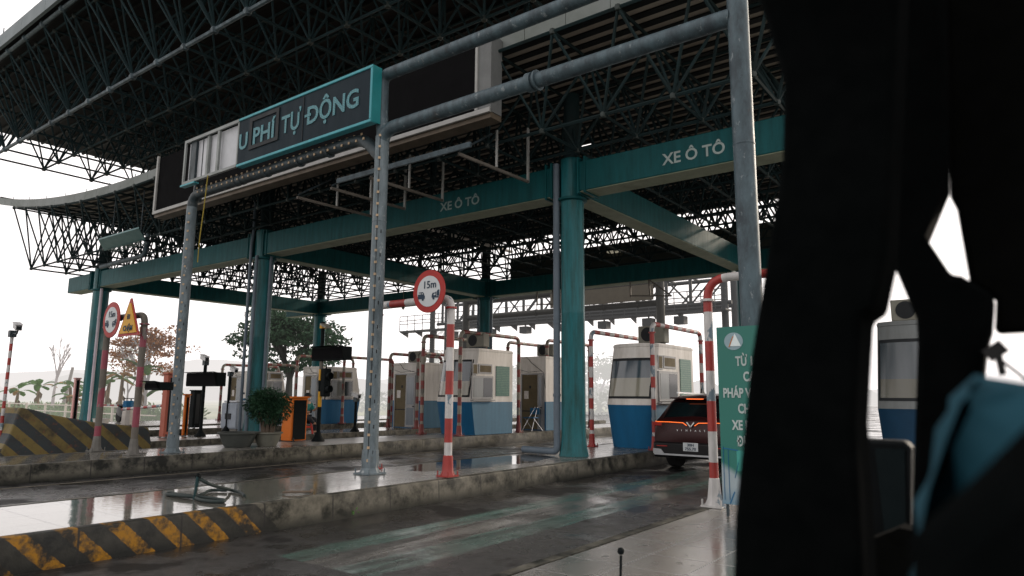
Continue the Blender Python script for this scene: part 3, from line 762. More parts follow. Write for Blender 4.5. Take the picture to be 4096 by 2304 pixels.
def round_sign(name, lab, x, y, z, r, parent=None):
    t = thing(name, lab, 'road sign', (x, y, z))
    mb = MB(); mb.lathe((x, y, z), [(r, 0), (r, .02)], 48, ax='y'); obj('rim', mb, SRED, t)
    mb = MB(); mb.lathe((x, y, z), [(r * .72, -.006), (r * .72, .01)], 48, ax='y'); f = obj('face', mb, SWHT, t)
    fit('lettering', '15m', r * .74, r * .34, (x - r * .36, y - .012, z + r * .14), (R(90), 0, 0), INK, t, .001)
    k = r; v = MB()   # van on the left, truck on the right, nose to nose
    yy0, yy1 = y - .012, y - .007
    def P(pts): v.prism([(x + a * k, z + b * k) for a, b in pts], 'y', yy0, yy1)
    P([(-.66, -.12), (-.30, -.12), (-.22, -.22), (-.22, -.34), (-.62, -.34), (-.66, -.30)]); P([(-.60, -.02), (-.34, -.02), (-.26, -.14), (-.30, -.14), (-.36, -.06), (-.60, -.06)])
    P([(-.46, -.02), (-.43, -.02), (-.43, -.14), (-.46, -.14)])
    obj('vehicle_symbol', v, INK, f); v = MB()
    P([(.28, -.10), (.46, -.10), (.46, -.14), (.34, -.14), (.32, -.22), (.46, -.22), (.46, -.32), (.22, -.32), (.22, -.22)]); P([(.46, -.06), (.50, -.06), (.50, -.28), (.64, -.28), (.64, -.34), (.46, -.34)]); P([(.54, -.04), (.60, .02), (.68, .02), (.68, -.26), (.54, -.26)])
    obj('vehicle_symbol', v, INK, f)
    v = MB(); v.lathe((x - .34 * k, yy0 - .002, z - .36 * k), [(.07 * k, 0), (.07 * k, .004)], 16, ax='y'); v.lathe((x + .34 * k, yy0 - .002, z - .36 * k), [(.06 * k, 0), (.06 * k, .004)], 16, ax='y'); obj('wheel_symbol', v, INK, f)
    mb = MB(); mb.bar((x, y + .02, z + .03), (x, y + .22, z + .03), .05, .08); obj('clamp', mb, GALVD, t)
    return t
round_sign('distance_sign', 'large round red-rimmed 15m sign on the peeling arch in the centre', -7.82, 8.12, 3.29, .355)
round_sign('distance_sign', 'small round red-rimmed 15m sign at left beside the yellow triangle', -16.36, 6.88, 3.22, .40)
t = thing('slow_sign', 'yellow triangular go-slow sign with red border', 'road sign', (-15.45, 6.86, 3))
def tri(s, y0, y1, mat, nm, zc=3.1):
    mb = MB(); mb.prism([(-15.45 - .49 * s, zc - .28 * s), (-15.45 + .49 * s, zc - .28 * s), (-15.45 + .03, zc + .53 * s), (-15.45 - .03, zc + .53 * s)], 'y', y0, y1); return obj(nm, mb, mat, t)
tri(1, 6.86, 6.88, SRED, 'rim'); tri(.80, 6.845, 6.862, YEL, 'face')
fit('lettering', 'ĐI', .13, .10, (-15.52, 6.84, 3.18), (R(90), 0, 0), INK, t, .004)
fit('lettering', 'CHẬM', .42, .11, (-15.66, 6.84, 2.93), (R(90), 0, 0), INK, t, .006)

# ------------------------------------------------------------------ toll booths
NOTICE = None
def notice_mat(name, base, line, sc=34):
    m, t_, b = nt(name); s = xyz(t_)
    fz = math_(t_, 'LESS_THAN', math_(t_, 'FRACT', math_(t_, 'MULTIPLY', s[2], sc)), .4)
    n = noise(t_, pos(t_, (1, 1, .4)), 30, 2)
    f = math_(t_, 'MULTIPLY', math_(t_, 'MULTIPLY', fz, ramp(t_, n, [(.42, 0), (.5, 1)])), .6)
    L(t_, mix(t_, f, base, line), b.inputs['Base Color']); b.inputs['Roughness'].default_value = .35; return m
NOTICEG = notice_mat('price_board', (.006, .085, .06), (.12, .22, .15), 17)
NOTICEW = notice_mat('paper_notice', (.55, .52, .48), (.15, .08, .1), 30)
def booth(x0, x1, yf, yb, zt, label, right=True, WHITEW=WHITEW, BLUEW=BLUEW, GLASSB=GLASSB, ac=None, front_glass=True, door=None, wy=None, notice=None, flip=False, blue_side=BLUEL, grp=None):
    """x0..x1 wide, curved glazed front at yf, flat back at yb (yb<yf when the booth is turned round)"""
    t = thing('toll_booth', label, 'toll booth', ((x0 + x1) / 2, (yf + yb) / 2, .33), grp)
    s = 1 if yb > yf else -1; W = x1 - x0; n = 10
    def outline(z):
        # bulges at the sill, tucked in at foot and roof
        zz = (z - .33) / (zt - .33); zb = (1.42 - .33) / (zt - .33)
        lean = -.20 * (1 - zz / zb) if zz < zb else -.30 * (zz - zb) / (1 - zb)
        tap = .03 + (-.05 * (1 - zz / zb) if zz < zb else -.06 * (zz - zb) / (1 - zb))
        pts = []
        for k in range(n + 1):
            u = k / n; xx = x0 - tap + (W + tap) * u
            bow = .22 * (1 - (2 * u - 1) ** 2) ** .8
            pts.append((xx, yf - s * (lean + bow - .1), z))
        pts += [(x1, yb, z), (x0, yb, z)]
        return pts
    zc = 1.40
    mb = MB(); mb.rings([outline(.33), outline(.8), outline(zc)], 0, caps=True); obj('lower_wall', mb, BLUEW, t, smooth=35)
    mb = MB(); mb.rings([outline(zc + .002), outline(2.0), outline(zt - .08)] + [[(p[0] * .985 + (x0 + x1) / 2 * .015, p[1] * .985 + (yf + yb) / 2 * .015, zt) for p in outline(zt - .08)]], 0, caps=True)
    ob = obj('upper_wall', mb, WHITEW, t, smooth=35)
    if right:   # paler right-hand lower panel
        a, b_ = sorted((yf + s * .22, yb)); mb = MB()
        mb.prism([(a if s > 0 else a, .34), (b_, .34), (b_, zc - .01), (a - (.18 if s > 0 else 0), zc - .01)] if s > 0 else [(a, .34), (b_, .34), (b_ + .0, zc - .01), (a, zc - .01)], 'x', x1 + .001, x1 + .006)
        obj('side_panel', mb, blue_side, t, smooth=0)
    def strip(za, zb_, u0, u1, off, nm, mat):
        mb = MB(); rows = []
        for z in (za, (za + zb_) / 2, zb_):
            o = outline(z); row = []
            for k in range(13):
                u = (u0 + (u1 - u0) * k / 12) * n; i = min(int(u), n - 1); f = u - i
                row.append((o[i][0] * (1 - f) + o[i + 1][0] * f, (o[i][1] * (1 - f) + o[i + 1][1] * f) - s * off, z))
            rows.append(row)
        mb.rings(rows, closed=False, caps=False); return obj(nm, mb, mat, t, smooth=60)
    if front_glass:
        w = strip(1.56, zt - .38, .02, .93, .006, 'front_window_frame', BLACKF)
        strip(1.62, zt - .45, .05, .90, .012, 'front_window', GLASSB)
    def wall(nm, y0, y1, z0, z1, mat, d=.012, par=None):
        mb = MB(); mb.box(x1 - .004, x1 + d, y0, y1, z0, z1); return obj(nm, mb, mat, par or t, smooth=0)
    if wy:
        a, b_ = wy
        w = wall('service_window', a, b_, 1.5, 2.26, ALU, .05)
        wall('pane', a + .07, (a + b_) / 2, 1.56, 2.2, GLASSW, .056, w); wall('pane', (a + b_) / 2 + .02, b_ - .06, 1.56, 2.2, GLASSD, .053, w)
        w = wall('upper_window', a + .36, b_ - .03, 2.34, 2.66, ALU, .02); wall('pane', a + .42, b_ - .09, 2.39, 2.61, TANW, .024, w)
        w = wall('small_window', a + .05, a + .30, 2.30, 2.66, ALU, .018); wall('pane', a + .08, a + .27, 2.33, 2.63, TANW, .022, w)
    mb = MB(); mb.rings([[(p[0], p[1] , zt - .10) for p in outline(zt - .1)], [((p[0] - (x0 + x1) / 2) * 1.012 + (x0 + x1) / 2, (p[1] - (yf + yb) / 2) * 1.012 + (yf + yb) / 2, zt - .085) for p in outline(zt - .1)], [((p[0] - (x0 + x1) / 2) * 1.012 + (x0 + x1) / 2, (p[1] - (yf + yb) / 2) * 1.012 + (yf + yb) / 2, zt - .03) for p in outline(zt - .1)]], 0, caps=False); obj('roof_trim', mb, WHITEW, t, smooth=30)
    if wy:
        wall('ledge', wy[0] - .03, wy[1] + .03, 1.44, 1.475, ALU, .12)
    if notice: wall('price_board', notice[0], notice[1], 1.6, 2.62, NOTICEG, .02)
    if door:
        y = min(yf, yb); a, b_, c = door   # opening a..b, leaf b..c on the face turned to the viewer
        mb = MB(); mb.box(a, b_, y - .006, y + .02, .36, 2.42); o = obj('doorway', mb, TANW, t, smooth=0)
        mb = MB(); mb.box(a - .05, a, y - .03, y, .34, 2.46); mb.box(c, c + .04, y - .03, y, .34, 2.46); mb.box(a, c, y - .03, y, 2.42, 2.47); obj('door_frame', mb, ALU, t)
        mb = MB(); mb.box(b_, c - .01, y - .05, y - .012, .36, 2.40); dl = obj('door', mb, ALU, t)
        mb = MB(); mb.box(b_ + .06, c - .07, y - .056, y - .048, 1.25, 2.32); mb.box(b_ + .06, c - .07, y - .056, y - .048, .45, 1.12); obj('door_panel', mb, DOORG, dl)
        mb = MB(); mb.box(c - .09, c - .05, y - .1, y - .05, 1.16, 1.2); obj('handle', mb, BLACKF, dl)
        mb = MB(); mb.box(a + .1, a + .3, y - .012, y - .005, 1.5, 1.8); obj('paper_notice', mb, NOTICEW, t)
        mb = MB(); mb.path([(a + .2, y - .01, zt), (a + .45, y - .02, zt - .25), (c, y - .02, 2.5), (c + .1, y - .02, 1.9)], .009, 5); mb.path([(a - .1, y - .01, 2.62), (a + .3, y - .02, 2.52), (c - .1, y - .02, 2.56)], .007, 5); obj('cable', mb, BLACKF, t)
        mb = MB(); mb.box(a, b_, y - .011, y - .006, 1.02, 1.06); mb.box(a + .34, a + .42, y - .011, y - .006, 1.9, 2.0); obj('shelf_edge', mb, BLACKF, o)
    if ac:
        ax, ay = ac; z = zt
        mb = MB(); mb.box(ax - .38, ax + .38, ay - .16, ay + .16, z + .06, z + .52); a = obj('air_conditioner', mb, TIN, t, bevel=.02)
        mb = MB(); mb.lathe((ax - .1, ay - .163, z + .29), [(.19, -.008), (.19, .0)], 20, ax='y'); obj('fan_grille', mb, BLACKF, a)
        mb = MB(); mb.box(ax - .3, ax + .3, ay - .10, ay + .10, z, z + .06)
        
        obj('mount', mb, GALVD, a)
    return t
G2 = 'blue and white toll booths'
booth(-8.92, -7.6, 15.95, 18.5, 2.97, 'nearest toll booth, with curved window and air conditioner, beside the red car', ac=(-8.1, 17.1), wy=(16.2, 17.35), notice=(17.6, 18.32), grp=G2)
booth(-16.35, -14.78, 17.45, 19.7, 3.18, 'middle toll booth showing its curved window and green price board', ac=(-15.15, 18.2), wy=(17.45, 18.55), notice=(18.75, 19.5), grp=G2)
booth(-16.2, -14.85, 24.6, 21.9, 3.12, 'back-turned toll booth with open door behind a folding chair', ac=(-15.4, 22.8), door=(-15.95, -15.2, -14.95), front_glass=False, grp=G2)
booth(-20.92, -19.32, 22.4, 19.8, 2.9, 'back-turned toll booth with grey door ajar, right of the dotted centre post', ac=(-20.5, 20.7), door=(-20.78, -20.15, -19.62), front_glass=False, grp=G2)
booth(-26.4, -25.22, 21.9, 19.45, 2.85, 'toll booth behind the seated attendant, with small side windows', door=(-26.2, -25.75, -25.32), wy=(20.1, 21.3), front_glass=False, blue_side=BLUEW, grp=G2)
booth(-32.1, -30.2, 21.4, 19.3, 2.72, 'farthest toll booth, half hidden by the teal column and potted bush', door=(-31.9, -31.4, -30.9), wy=(19.9, 21.0), front_glass=False, blue_side=BLUEW, grp=G2)
booth(-2.62, -1.35, 16.0, 18.5, 3.2, 'toll booth on the right, seen through the gap behind the cabin pillar', ac=(-2.0, 17), wy=(16.3, 17.3), grp=G2, WHITEW=M('booth_white_shaded', (.13, .14, .14), .6, 0, .4, (.07, .07, .065), True), BLUEW=M('booth_blue_shaded', (.004, .03, .065), .5), GLASSB=glassy('booth_glass_dim', (.035, .05, .06), .2, (.05, .048, .03), 2.0))  # darker copies of the booth materials, shade put into their colours

# ------------------------------------------------------------------ street furniture
def camera_pole(label, x, y, h, col, dirx=1, base=.33, band=None, arm=.35, grp=None):
    t = thing('camera_pole', label, 'camera pole', (x, y, base), grp)
    mb = MB()
    if band: mb.path([(x, y, base), (x, y, base + h)], .038, 12, (0, 1), .17, .05); obj('pole', mb, [RED, WHT], t)
    else:
        mb.path([(x, y, base), (x, y, base + h)], .05, 12); mb.lathe((x, y, base), [(.16, 0), (.16, .03), (.09, .12), (.05, .2)], 12); obj('pole', mb, col, t)
    cx = x + dirx * arm; z = base + h - .02
    mb = MB(); mb.path([(x, y - .02, z - .05), (x + dirx * arm * .7, y - .02, z - .08), (cx, y - .05, z)], .018, 8); mb.box(x - .07, x + .07, y - .07, y + .07, z - .14, z + .02); obj('arm', mb, GALVD, t)
    mb = MB(); mb.bar((cx - .16 * dirx, y - .05, z + .12), (cx + .26 * dirx, y - .12, z + .03), .13, .12); c = obj('camera', mb, M('camera_grey', (.42, .42, .42), .5), t, bevel=.01)
    mb = MB(); mb.bar((cx - .18 * dirx, y - .05, z + .20), (cx + .30 * dirx, y - .13, z + .10), .16, .015); obj('sun_hood', mb, M('camera_grey', (.42, .42, .42)), c)
    mb = MB(); mb.bar((cx + .262 * dirx, y - .12, z + .03), (cx + .275 * dirx, y - .122, z + .028), .1, .09); obj('lens', mb, BLACKF, c)
    return t
camera_pole('slim red and white banded camera pole at the far left', -19.62, 6.05, 2.75, None, 1, band=1, arm=.5)
camera_pole('black pole with a camera, behind the black display box near the left planter', -20.35, 11.4, 2.3, DARK, 1, arm=.02)
camera_pole('short black camera stand right of the traffic light', -19.3, 16.5, 1.2, DARK, 1, arm=.05)
camera_pole('second black camera pole, just left of the teal column', -22.6, 13.6, 2.05, DARK, 1, arm=.3)

def display_box(label, x0, x1, y, z0, z1):
    t = thing('message_sign', label, 'display box', ((x0 + x1) / 2, y, z0))
    mb = MB(); mb.box(x0, x1, y, y + .3, z0, z1); obj('housing', mb, DARK, t, bevel=.015)
    mb = MB(); mb.add([(x0 + .02, y - .01, z0 + .04), (x1 - .02, y - .01, z0 + .04), (x1 - .02, y - .01, z1 - .04), (x0 + .02, y - .01, z1 - .04)], [(0, 1, 2, 3)]); obj('screen', mb, BLACKP, t)
    mb = MB(); mb.add([(x0, y, z1), (x1, y, z1), (x1 + .05, y - .14, z1 + .02), (x0 - .02, y - .14, z1 + .02)], [(0, 1, 2, 3), (3, 2, 1, 0)]); mb.add([(x1, y, z0), (x1, y, z1), (x1 + .05, y - .14, z1 + .02)], [(0, 1, 2), (2, 1, 0)]); obj('visor', mb, DARK, t, recalc=False)
display_box('black display box on the traffic light pole', -16.36, -14.98, 12.3, 2.55, 2.92)
display_box('black display box on the camera pole left of the planters', -21.15, -19.4, 11.25, 1.83, 2.24)
display_box('tiny black display box on the worn sign arch at left', -15.05, -14.42, 7.12, 1.67, 1.84)

t = thing('traffic_light', 'black and yellow banded pole with a two-lamp traffic light', 'traffic light', (-16.0, 12.4, .33))
mb = MB(); mb.path([(-16.02, 12.4, .33), (-16.04, 12.4, 3.65)], .055, 14, (0, 0, 0, 1, 0, 2), .42, .1); mb.lathe((-16.02, 12.4, .33), [(.18, 0), (.18, .03), (.1, .14), (.07, .25)], 12); obj('pole', mb, [DARK, YEL, GREYC], t)
mb = MB(); mb.box(-15.92, -15.72, 12.3, 12.52, 1.55, 2.33); h = obj('housing', mb, DARK, t, bevel=.03)
for z in (2.12, 1.76):
    mb = MB(); mb.lathe((-15.71, 12.41, z), [(.10, 0), (.10, .10), (.085, .10), (.085, .01)], 16, ax='x'); obj('visor', mb, DARK, h)
mb = MB(); mb.tube((-15.82, 12.41, 1.47), (-15.82, 12.41, 2.43), .02); obj('pivot', mb, DARK, h)
mb = MB(); mb.bar((-16.02, 12.38, 3.58), (-15.66, 12.3, 3.46), .2, .05); obj('lamp', mb, TIN, t); mb = MB(); mb.box(-16.10, -15.98, 12.33, 12.47, 3.46, 3.56); obj('lamp_clamp', mb, YEL, t)
mb = MB(); mb.box(-16.0, -15.93, 12.3, 12.33, 2.0, 2.3); obj('yellow_tag', mb, YEL, t)

def barrier_box(label, x0, x1, y0, y1, zt, col, slot=True):
    t = thing('barrier_housing', label, 'barrier housing', ((x0 + x1) / 2, (y0 + y1) / 2, .33))
    mb = MB(); mb.box(x0, x1, y0, y1, .35, zt); b = obj('body', mb, col, t, bevel=.012)
    mb = MB(); mb.box(x0 - .03, x1 + .04, y0 - .03, y1 + .03, zt, zt + .05); obj('lid', mb, col, b, bevel=.01)
    mb = MB(); mb.box(x1 + .002, x1 + .012, y0 + .05, y1 - .04, .38, zt - .05) if slot else mb.box(x1, x1 + .008, y0 + .08, y1 - .07, .5, zt - .1); obj('side_door', mb, DARK if slot else BLACKF, t)
    mb = MB()
    for sx in (x0 - .05, x1 + .05): mb.box(sx - .04, sx + .04, y0, y0 + .08, .33, .345); mb.tube((sx, y0 + .06, .33), (sx, y0 + .06, .43), .018)
    obj('anchor', mb, GALVD, t); return t
barrier_box('bright orange barrier housing beside the traffic light', -16.8, -16.36, 11.75, 12.25, 1.5, ORANGE)
barrier_box('narrow orange barrier housing behind the left dotted post', -20.9, -20.82, 11.1, 11.25, 1.55, ORANGE)
barrier_box('tall faded salmon steel box left of the left dotted post', -20.76, -20.5, 10.35, 10.62, 2.17, PINK, False)
barrier_box('pale pink steel box with a dark slot, left of the thick teal column', -32.95, -32.8, 12.6, 12.8, 2.2, M('pale_pink', (.50, .27, .25), .6))
barrier_box('tall black cabinet behind the left dotted post', -25.55, -25.25, 13.8, 14.1, 1.7, DARK, False)
t = thing('bollard', 'white concrete bollard with a blue cap', 'bollard', (-29.3, 13.2, .33))
mb = MB(); mb.lathe((-29.33, 13.3, 0), [(.225, .33), (.2, 1.06)], 8); obj('body', mb, M('chalk_white', (.42, .39, .36), .8), t, bevel=.04)
mb = MB(); mb.lathe((-29.33, 13.3, 0), [(.215, 1.062), (.22, 1.26), (.17, 1.31)], 8); obj('cap', mb, BLUEW, t)
for l, a, b_, r, ms in (('far red and white barrier arm, left of the blue-capped bollard', (-31.5, 13.1, 1.11), (-29.8, 13.1, 1.12), .035, [RED, WHT]), ('red and white barrier arm between the bollard and the dotted post', (-28.9, 12.9, .98), (-25.2, 12.9, 1.2), .055, [RED, WHT])):
    mb = MB(); mb.path([a, b_], r, 10, (0, 1), .33, .1); t = tag(obj('boom_gate', mb, ms), l, 'boom gate')
t = thing('utility_cabinet', 'grey-white steel utility cabinet with two doors beside the teal column', 'cabinet', (-22.5, 13.8, .33))
mb = MB(); mb.box(-22.98, -22.02, 13.6, 14.3, .42, 1.3); obj('body', mb, M('cabinet_blue_grey', (.22, .25, .29), .5), t, bevel=.015)
mb = MB(); mb.box(-22.96, -22.52, 13.58, 13.6, .46, 1.27); obj('door', mb, M('cabinet_blue_grey', (.22, .25, .29)), t); mb = MB(); mb.box(-22.49, -22.04, 13.58, 13.6, .46, 1.27); obj('door', mb, M('cabinet_blue_grey', (.22, .25, .29)), t)
mb = MB(); mb.box(-22.7, -22.35, 13.56, 13.58, .74, .94); obj('vent', mb, BLACKF, t); mb = MB(); mb.box(-22.95, -22.05, 13.62, 14.3, .33, .42); obj('plinth', mb, CONC, t)
mb = MB(); mb.box(-22.9, -22.1, 13.6, 14.2, 1.31, 1.38); tag(obj('folded_sheet', mb, STEELW, bevel=.03), 'crumpled white sheet lying on the utility cabinet', 'sheet')
t = thing('crate_stand', 'brown wooden stand with crossed metal legs behind the cabinet', 'stand', (-23.8, 15, .33))
mb = MB(); mb.box(-24.6, -23.4, 15.0, 15.4, .75, 1.2); obj('box', mb, M('brown_board', (.22, .11, .06), .7), t); mb = MB(); [mb.bar((-24.4 + a, 15.1, .33), (-23.9 + b_, 15.1, .8), .03, .03) for a, b_ in ((0, .3), (.7, -.1), (.3, 0), (1, .4))]; obj('leg', mb, GALVD, t)

# concrete crash wedge with yellow and black stripes
def wedge_mat():
    m, t_, b = nt('striped_concrete'); s = xyz(t_); v = pos(t_)
    n = noise(t_, v, 2.2, 6, .65); n2 = noise(t_, v, 9, 4)
    u = math_(t_, 'ADD', math_(t_, 'ADD', s[1], math_(t_, 'MULTIPLY', s[2], 1.12)), math_(t_, 'MULTIPLY', n2, .04))
    st = math_(t_, 'LESS_THAN', math_(t_, 'FRACT', math_(t_, 'DIVIDE', u, .62)), .47)
    c = mix(t_, st, (.02, .027, .03), (.13, .095, .025))
    c = mix(t_, ramp(t_, n, [(.48, 0), (.68, .9)]), c, (.02, .016, .011)); c = mix(t_, ramp(t_, n2, [(.60, 0), (.68, .55)]), c, (.12, .035, .015))
    L(t_, c, b.inputs['Base Color']); b.inputs['Roughness'].default_value = .75; bump(t_, b, n2, .3, .02); return m
WED = wedge_mat()
mb = MB()
prof = [(5.82, -.0), (6.05, .62), (6.2, 1.26), (6.5, 1.2), (6.82, 1.09), (7.84, .88), (9.23, .70), (9.32, .33), (9.32, 0)]
mb.prism([(y, z) for y, z in prof], 'x', -21.32, -19.06); tag(obj('crash_wedge', mb, WED, smooth=0, bevel=.04), 'yellow and black striped concrete crash wedge at left', 'crash barrier')
mb = MB(); mb.prism([(y - .6, z * .9) for y, z in prof], 'x', -27.2, -25.0); tag(obj('crash_wedge', mb, WED, smooth=0, bevel=.04), 'farther striped crash wedge showing just left of the nearer one', 'crash barrier')

# planters
def planter(label, x, y, r, h, mat):
    t = thing('planter', label, 'planter', (x, y, .33))
    mb = MB(); mb.lathe((x, y, .33), [(r * .62, 0), (r * .66, .03), (r * .80, h * .45), (r * .90, h * .8), (r * .92, h * .86), (r * 1.02, h * .9), (r * 1.03, h * .97), (r * .98, h), (r * .88, h), (r * .86, h * .9)], 28); obj('bowl', mb, mat, t, smooth=50)
    mb = MB(); mb.lathe((x, y, .33), [(r * .85, h * .88), (r * .84, h * .9)], 20); obj('soil', mb, BARK, t)
planter('wide dark bowl planter, left of the potted bush', -15.68, 9.75, .47, .36, M('planter_dark', (.045, .05, .045), .7, 0, .5, (.015, .015, .015)))
planter('paler bowl planter holding the potted bush', -15.5, 10.45, .36, .34, M('planter_pale', (.11, .11, .09), .7, 0, .5, (.035, .035, .025)))
def leaves(mb, c, rad, n, size, rnd, narrow=.4, droop=.3, shell=.55):
    for _ in range(n):
        while True:
            v = Vector((rnd.uniform(-1, 1), rnd.uniform(-1, 1), rnd.uniform(-1, 1)))
            if shell < v.length <= 1: break
        p = Vector(c) + Vector((v.x * rad[0], v.y * rad[1], v.z * rad[2]))
        d = (v.normalized() + Vector((rnd.uniform(-.7, .7), rnd.uniform(-.7, .7), rnd.uniform(-.6, .5) - droop))).normalized()
        s = d.cross(Vector((rnd.uniform(-1, 1), rnd.uniform(-1, 1), rnd.uniform(-1, 1)))).normalized(); l = size * rnd.uniform(.6, 1.3)
        mb.add([p, p + d * l * .5 + s * l * narrow * .5, p + d * l, p + d * l * .5 - s * l * narrow * .5], [(0, 1, 2, 3)])
rnd = random.Random(11)
t = thing('potted_bush', 'dense dark green bush growing from the paler bowl planter', 'bush', (-15.5, 10.45, .65))
mb = MB()
for k in range(9):
    a = k * .7; mb.path([(-15.5 + .1 * math.cos(a), 10.45 + .1 * math.sin(a), .6), (-15.5 + .16 * math.cos(a), 10.45 + .16 * math.sin(a), .9), (-15.5 + .3 * math.cos(a), 10.45 + .3 * math.sin(a), 1.15)], lambda u: .05 * (1 - u * .6), 7)
obj('stem', mb, BARK, t)
mb = MB()
for k in range(46):
    v = Vector((rnd.gauss(0, 1), rnd.gauss(0, 1), rnd.gauss(0, 1))).normalized() * rnd.uniform(.35, .95)
    c = (-15.5 + v.x * .56 + .06 * math.sin(k), 10.45 + v.y * .5, 1.33 + v.z * (.36 + .12 * math.sin(k * 2.1)))
    leaves(mb, c, (.18, .18, .16), 150, .075, rnd, .3, .35, .1)
leaves(mb, (-15.5, 10.45, 1.3), (.56, .54, .46), 1700, .085, rnd, .28, .4, .7)
obj('foliage', mb, leafmat('bush_leaf', (.005, .024, .009), .3, 0, .12), t, recalc=False, smooth=0)

# ------------------------------------------------------------------ seated attendant, stool, chair
def skin(name, verts, edges, radii, mat, parent=None, sub=2):
    me = bpy.data.meshes.new(name); me.from_pydata([tuple(v) for v in verts], edges, []); o = bpy.data.objects.new(name, me); COL.objects.link(o)
    me.skin_vertices.new() if hasattr(me.skin_vertices, 'new') and not me.skin_vertices else None
    m = o.modifiers.new('skin', 'SKIN'); m.use_smooth_shade = True
    for i, r in enumerate(radii):
        rr = r if isinstance(r, tuple) else (r, r); me.skin_vertices[0].data[i].radius = rr
    me.skin_vertices[0].data[0].use_root = True
    s = o.modifiers.new('sub', 'SUBSURF'); s.levels = sub; s.render_levels = sub
    me.materials.append(mat)
    if parent is not None:
        o.parent = parent; o.matrix_parent_inverse = Matrix.Translation(parent_world(parent)).inverted()
    return o
CLOTH = M('teal_shirt', (.008, .11, .10), .8, 0, .3); PANTS = M('black_trousers', (.015, .016, .02), .8, 0, .2)
px, py, pz = -19.42, 14.45, .33
P_ = lambda x, y, z: (px + x, py + y, pz + z)
t = thing('person', 'seated attendant in teal shirt, black cap and white face mask, holding out a phone', 'person', (px, py, pz))
# one continuous body, facing +x, sitting on the stool with one ankle on the other knee
V = [P_(0, 0, .50), P_(.02, 0, .66), P_(.03, 0, .82), P_(.05, 0, .97), P_(.08, 0, 1.06), P_(.11, 0, 1.13),   # pelvis..head 0-5
     P_(.06, -.17, .95), P_(.16, -.22, .73), P_(.38, -.20, .70), P_(.46, -.19, .715),                          # near arm 6-9
     P_(.06, .17, .95), P_(.2, .2, .75), P_(.42, .16, .84), P_(.50, .15, .88),                                  # far arm 10-13
     P_(.02, -.10, .48), P_(.44, -.16, .53), P_(.52, .0, .34), P_(.62, .04, .36),                               # near leg crossed 14-17
     P_(.02, .10, .48), P_(.42, .12, .47), P_(.40, .12, .08), P_(.52, .12, .04)]                                # far leg 18-21
E_ = [(0, 1), (1, 2), (2, 3), (3, 4), (4, 5), (3, 6), (6, 7), (7, 8), (8, 9), (3, 10), (10, 11), (11, 12), (12, 13), (0, 14), (14, 15), (15, 16), (16, 17), (0, 18), (18, 19), (19, 20), (20, 21)]
Rr = [.14, .13, .15, .12, .055, .06, .07, .045, .032, .026, .07, .045, .032, .026, .09, .065, .045, .04, .09, .065, .045, .04]
nv = len(V)
for hand, zz in ((9, .715), (13, .88)):
    hx, hy, hz = V[hand]
    for k, dy in enumerate((-.03, -.01, .01, .03)):
        V.append((hx + .05, hy + dy, hz + .005)); V.append((hx + .085 - abs(dy) * .3, hy + dy, hz - .015)); E_ += [(hand, len(V) - 2), (len(V) - 2, len(V) - 1)]; Rr += [.010, .008]
    V.append((hx + .03, hy - .04, hz + .03)); E_.append((hand, len(V) - 1)); Rr.append(.011)
skin('body', V, E_, Rr, SKIN, t)
skin('shirt', [V[i] for i in (1, 2, 3, 6, 7, 10, 11)], [(0, 1), (1, 2), (2, 3), (3, 4), (2, 5), (5, 6)], [.155, .17, .14, .085, .062, .085, .062], CLOTH, t)
skin('trousers', [V[i] for i in (0, 14, 15, 16, 18, 19, 20)], [(0, 1), (1, 2), (2, 3), (0, 4), (4, 5), (5, 6)], [.155, .10, .08, .06, .10, .08, .06], PANTS, t)
mb = MB(); mb.ball(P_(.13, 0, 1.19), .105, n=16, m=10); hd = obj('head', mb, SKIN, t, smooth=80)
mb = MB(); mb.ball(P_(.235, 0, 1.185), .018, n=8, m=5); mb.ball(P_(.12, -.1, 1.185), .025, n=8, m=5); mb.ball(P_(.12, .1, 1.185), .025, n=8, m=5); obj('nose_and_ears', mb, SKIN, t)
mb = MB(); mb.ball(P_(.212, -.035, 1.21), .012, n=8, m=5); mb.ball(P_(.212, .035, 1.21), .012, n=8, m=5); obj('eye', mb, INK, t)
mb = MB(); mb.lathe(P_(.11, 0, 1.22), [(.118, 0), (.115, .05), (.085, .10), (.02, .12)], 16); mb.prism([(P_(.2, -.08, 0)[0], P_(0, -.08, 0)[1]), (P_(.33, -.06, 0)[0], P_(0, -.06, 0)[1]), (P_(.33, .06, 0)[0], P_(0, .06, 0)[1]), (P_(.2, .08, 0)[0], P_(0, .08, 0)[1])], 'z', pz + 1.225, pz + 1.24); obj('cap', mb, BLACKF, t, smooth=50)
mb = MB(); mb.ball(P_(.185, 0, 1.145), .062, n=12, m=8); obj('face_mask', mb, SWHT, t, smooth=80)
mb = MB(); mb.ball(P_(0.02, 0, 1.15), .06, n=8, m=6); obj('hair', mb, BLACKF, t)
for a in (P_(.66, .04, .36), P_(.52, .12, .035)):
    mb = MB(); mb.rings([[(a[0] - .1, a[1] - .04, a[2] - .03), (a[0] - .1, a[1] + .04, a[2] - .03), (a[0] - .1, a[1] + .035, a[2] + .06), (a[0] - .1, a[1] - .035, a[2] + .06)], [(a[0] + .14, a[1] - .04, a[2] - .03), (a[0] + .14, a[1] + .04, a[2] - .03), (a[0] + .14, a[1] + .03, a[2] + .01), (a[0] + .14, a[1] - .03, a[2] + .01)]]); obj('shoe', mb, BLACKF, t, bevel=.015)
mb = MB(); mb.bar(P_(.55, -.19, .68), P_(.60, -.19, .80), .07, .012); tag(obj('phone', mb, BLACKF, bevel=.003), 'dark phone in the seated attendant\'s hand', 'phone')
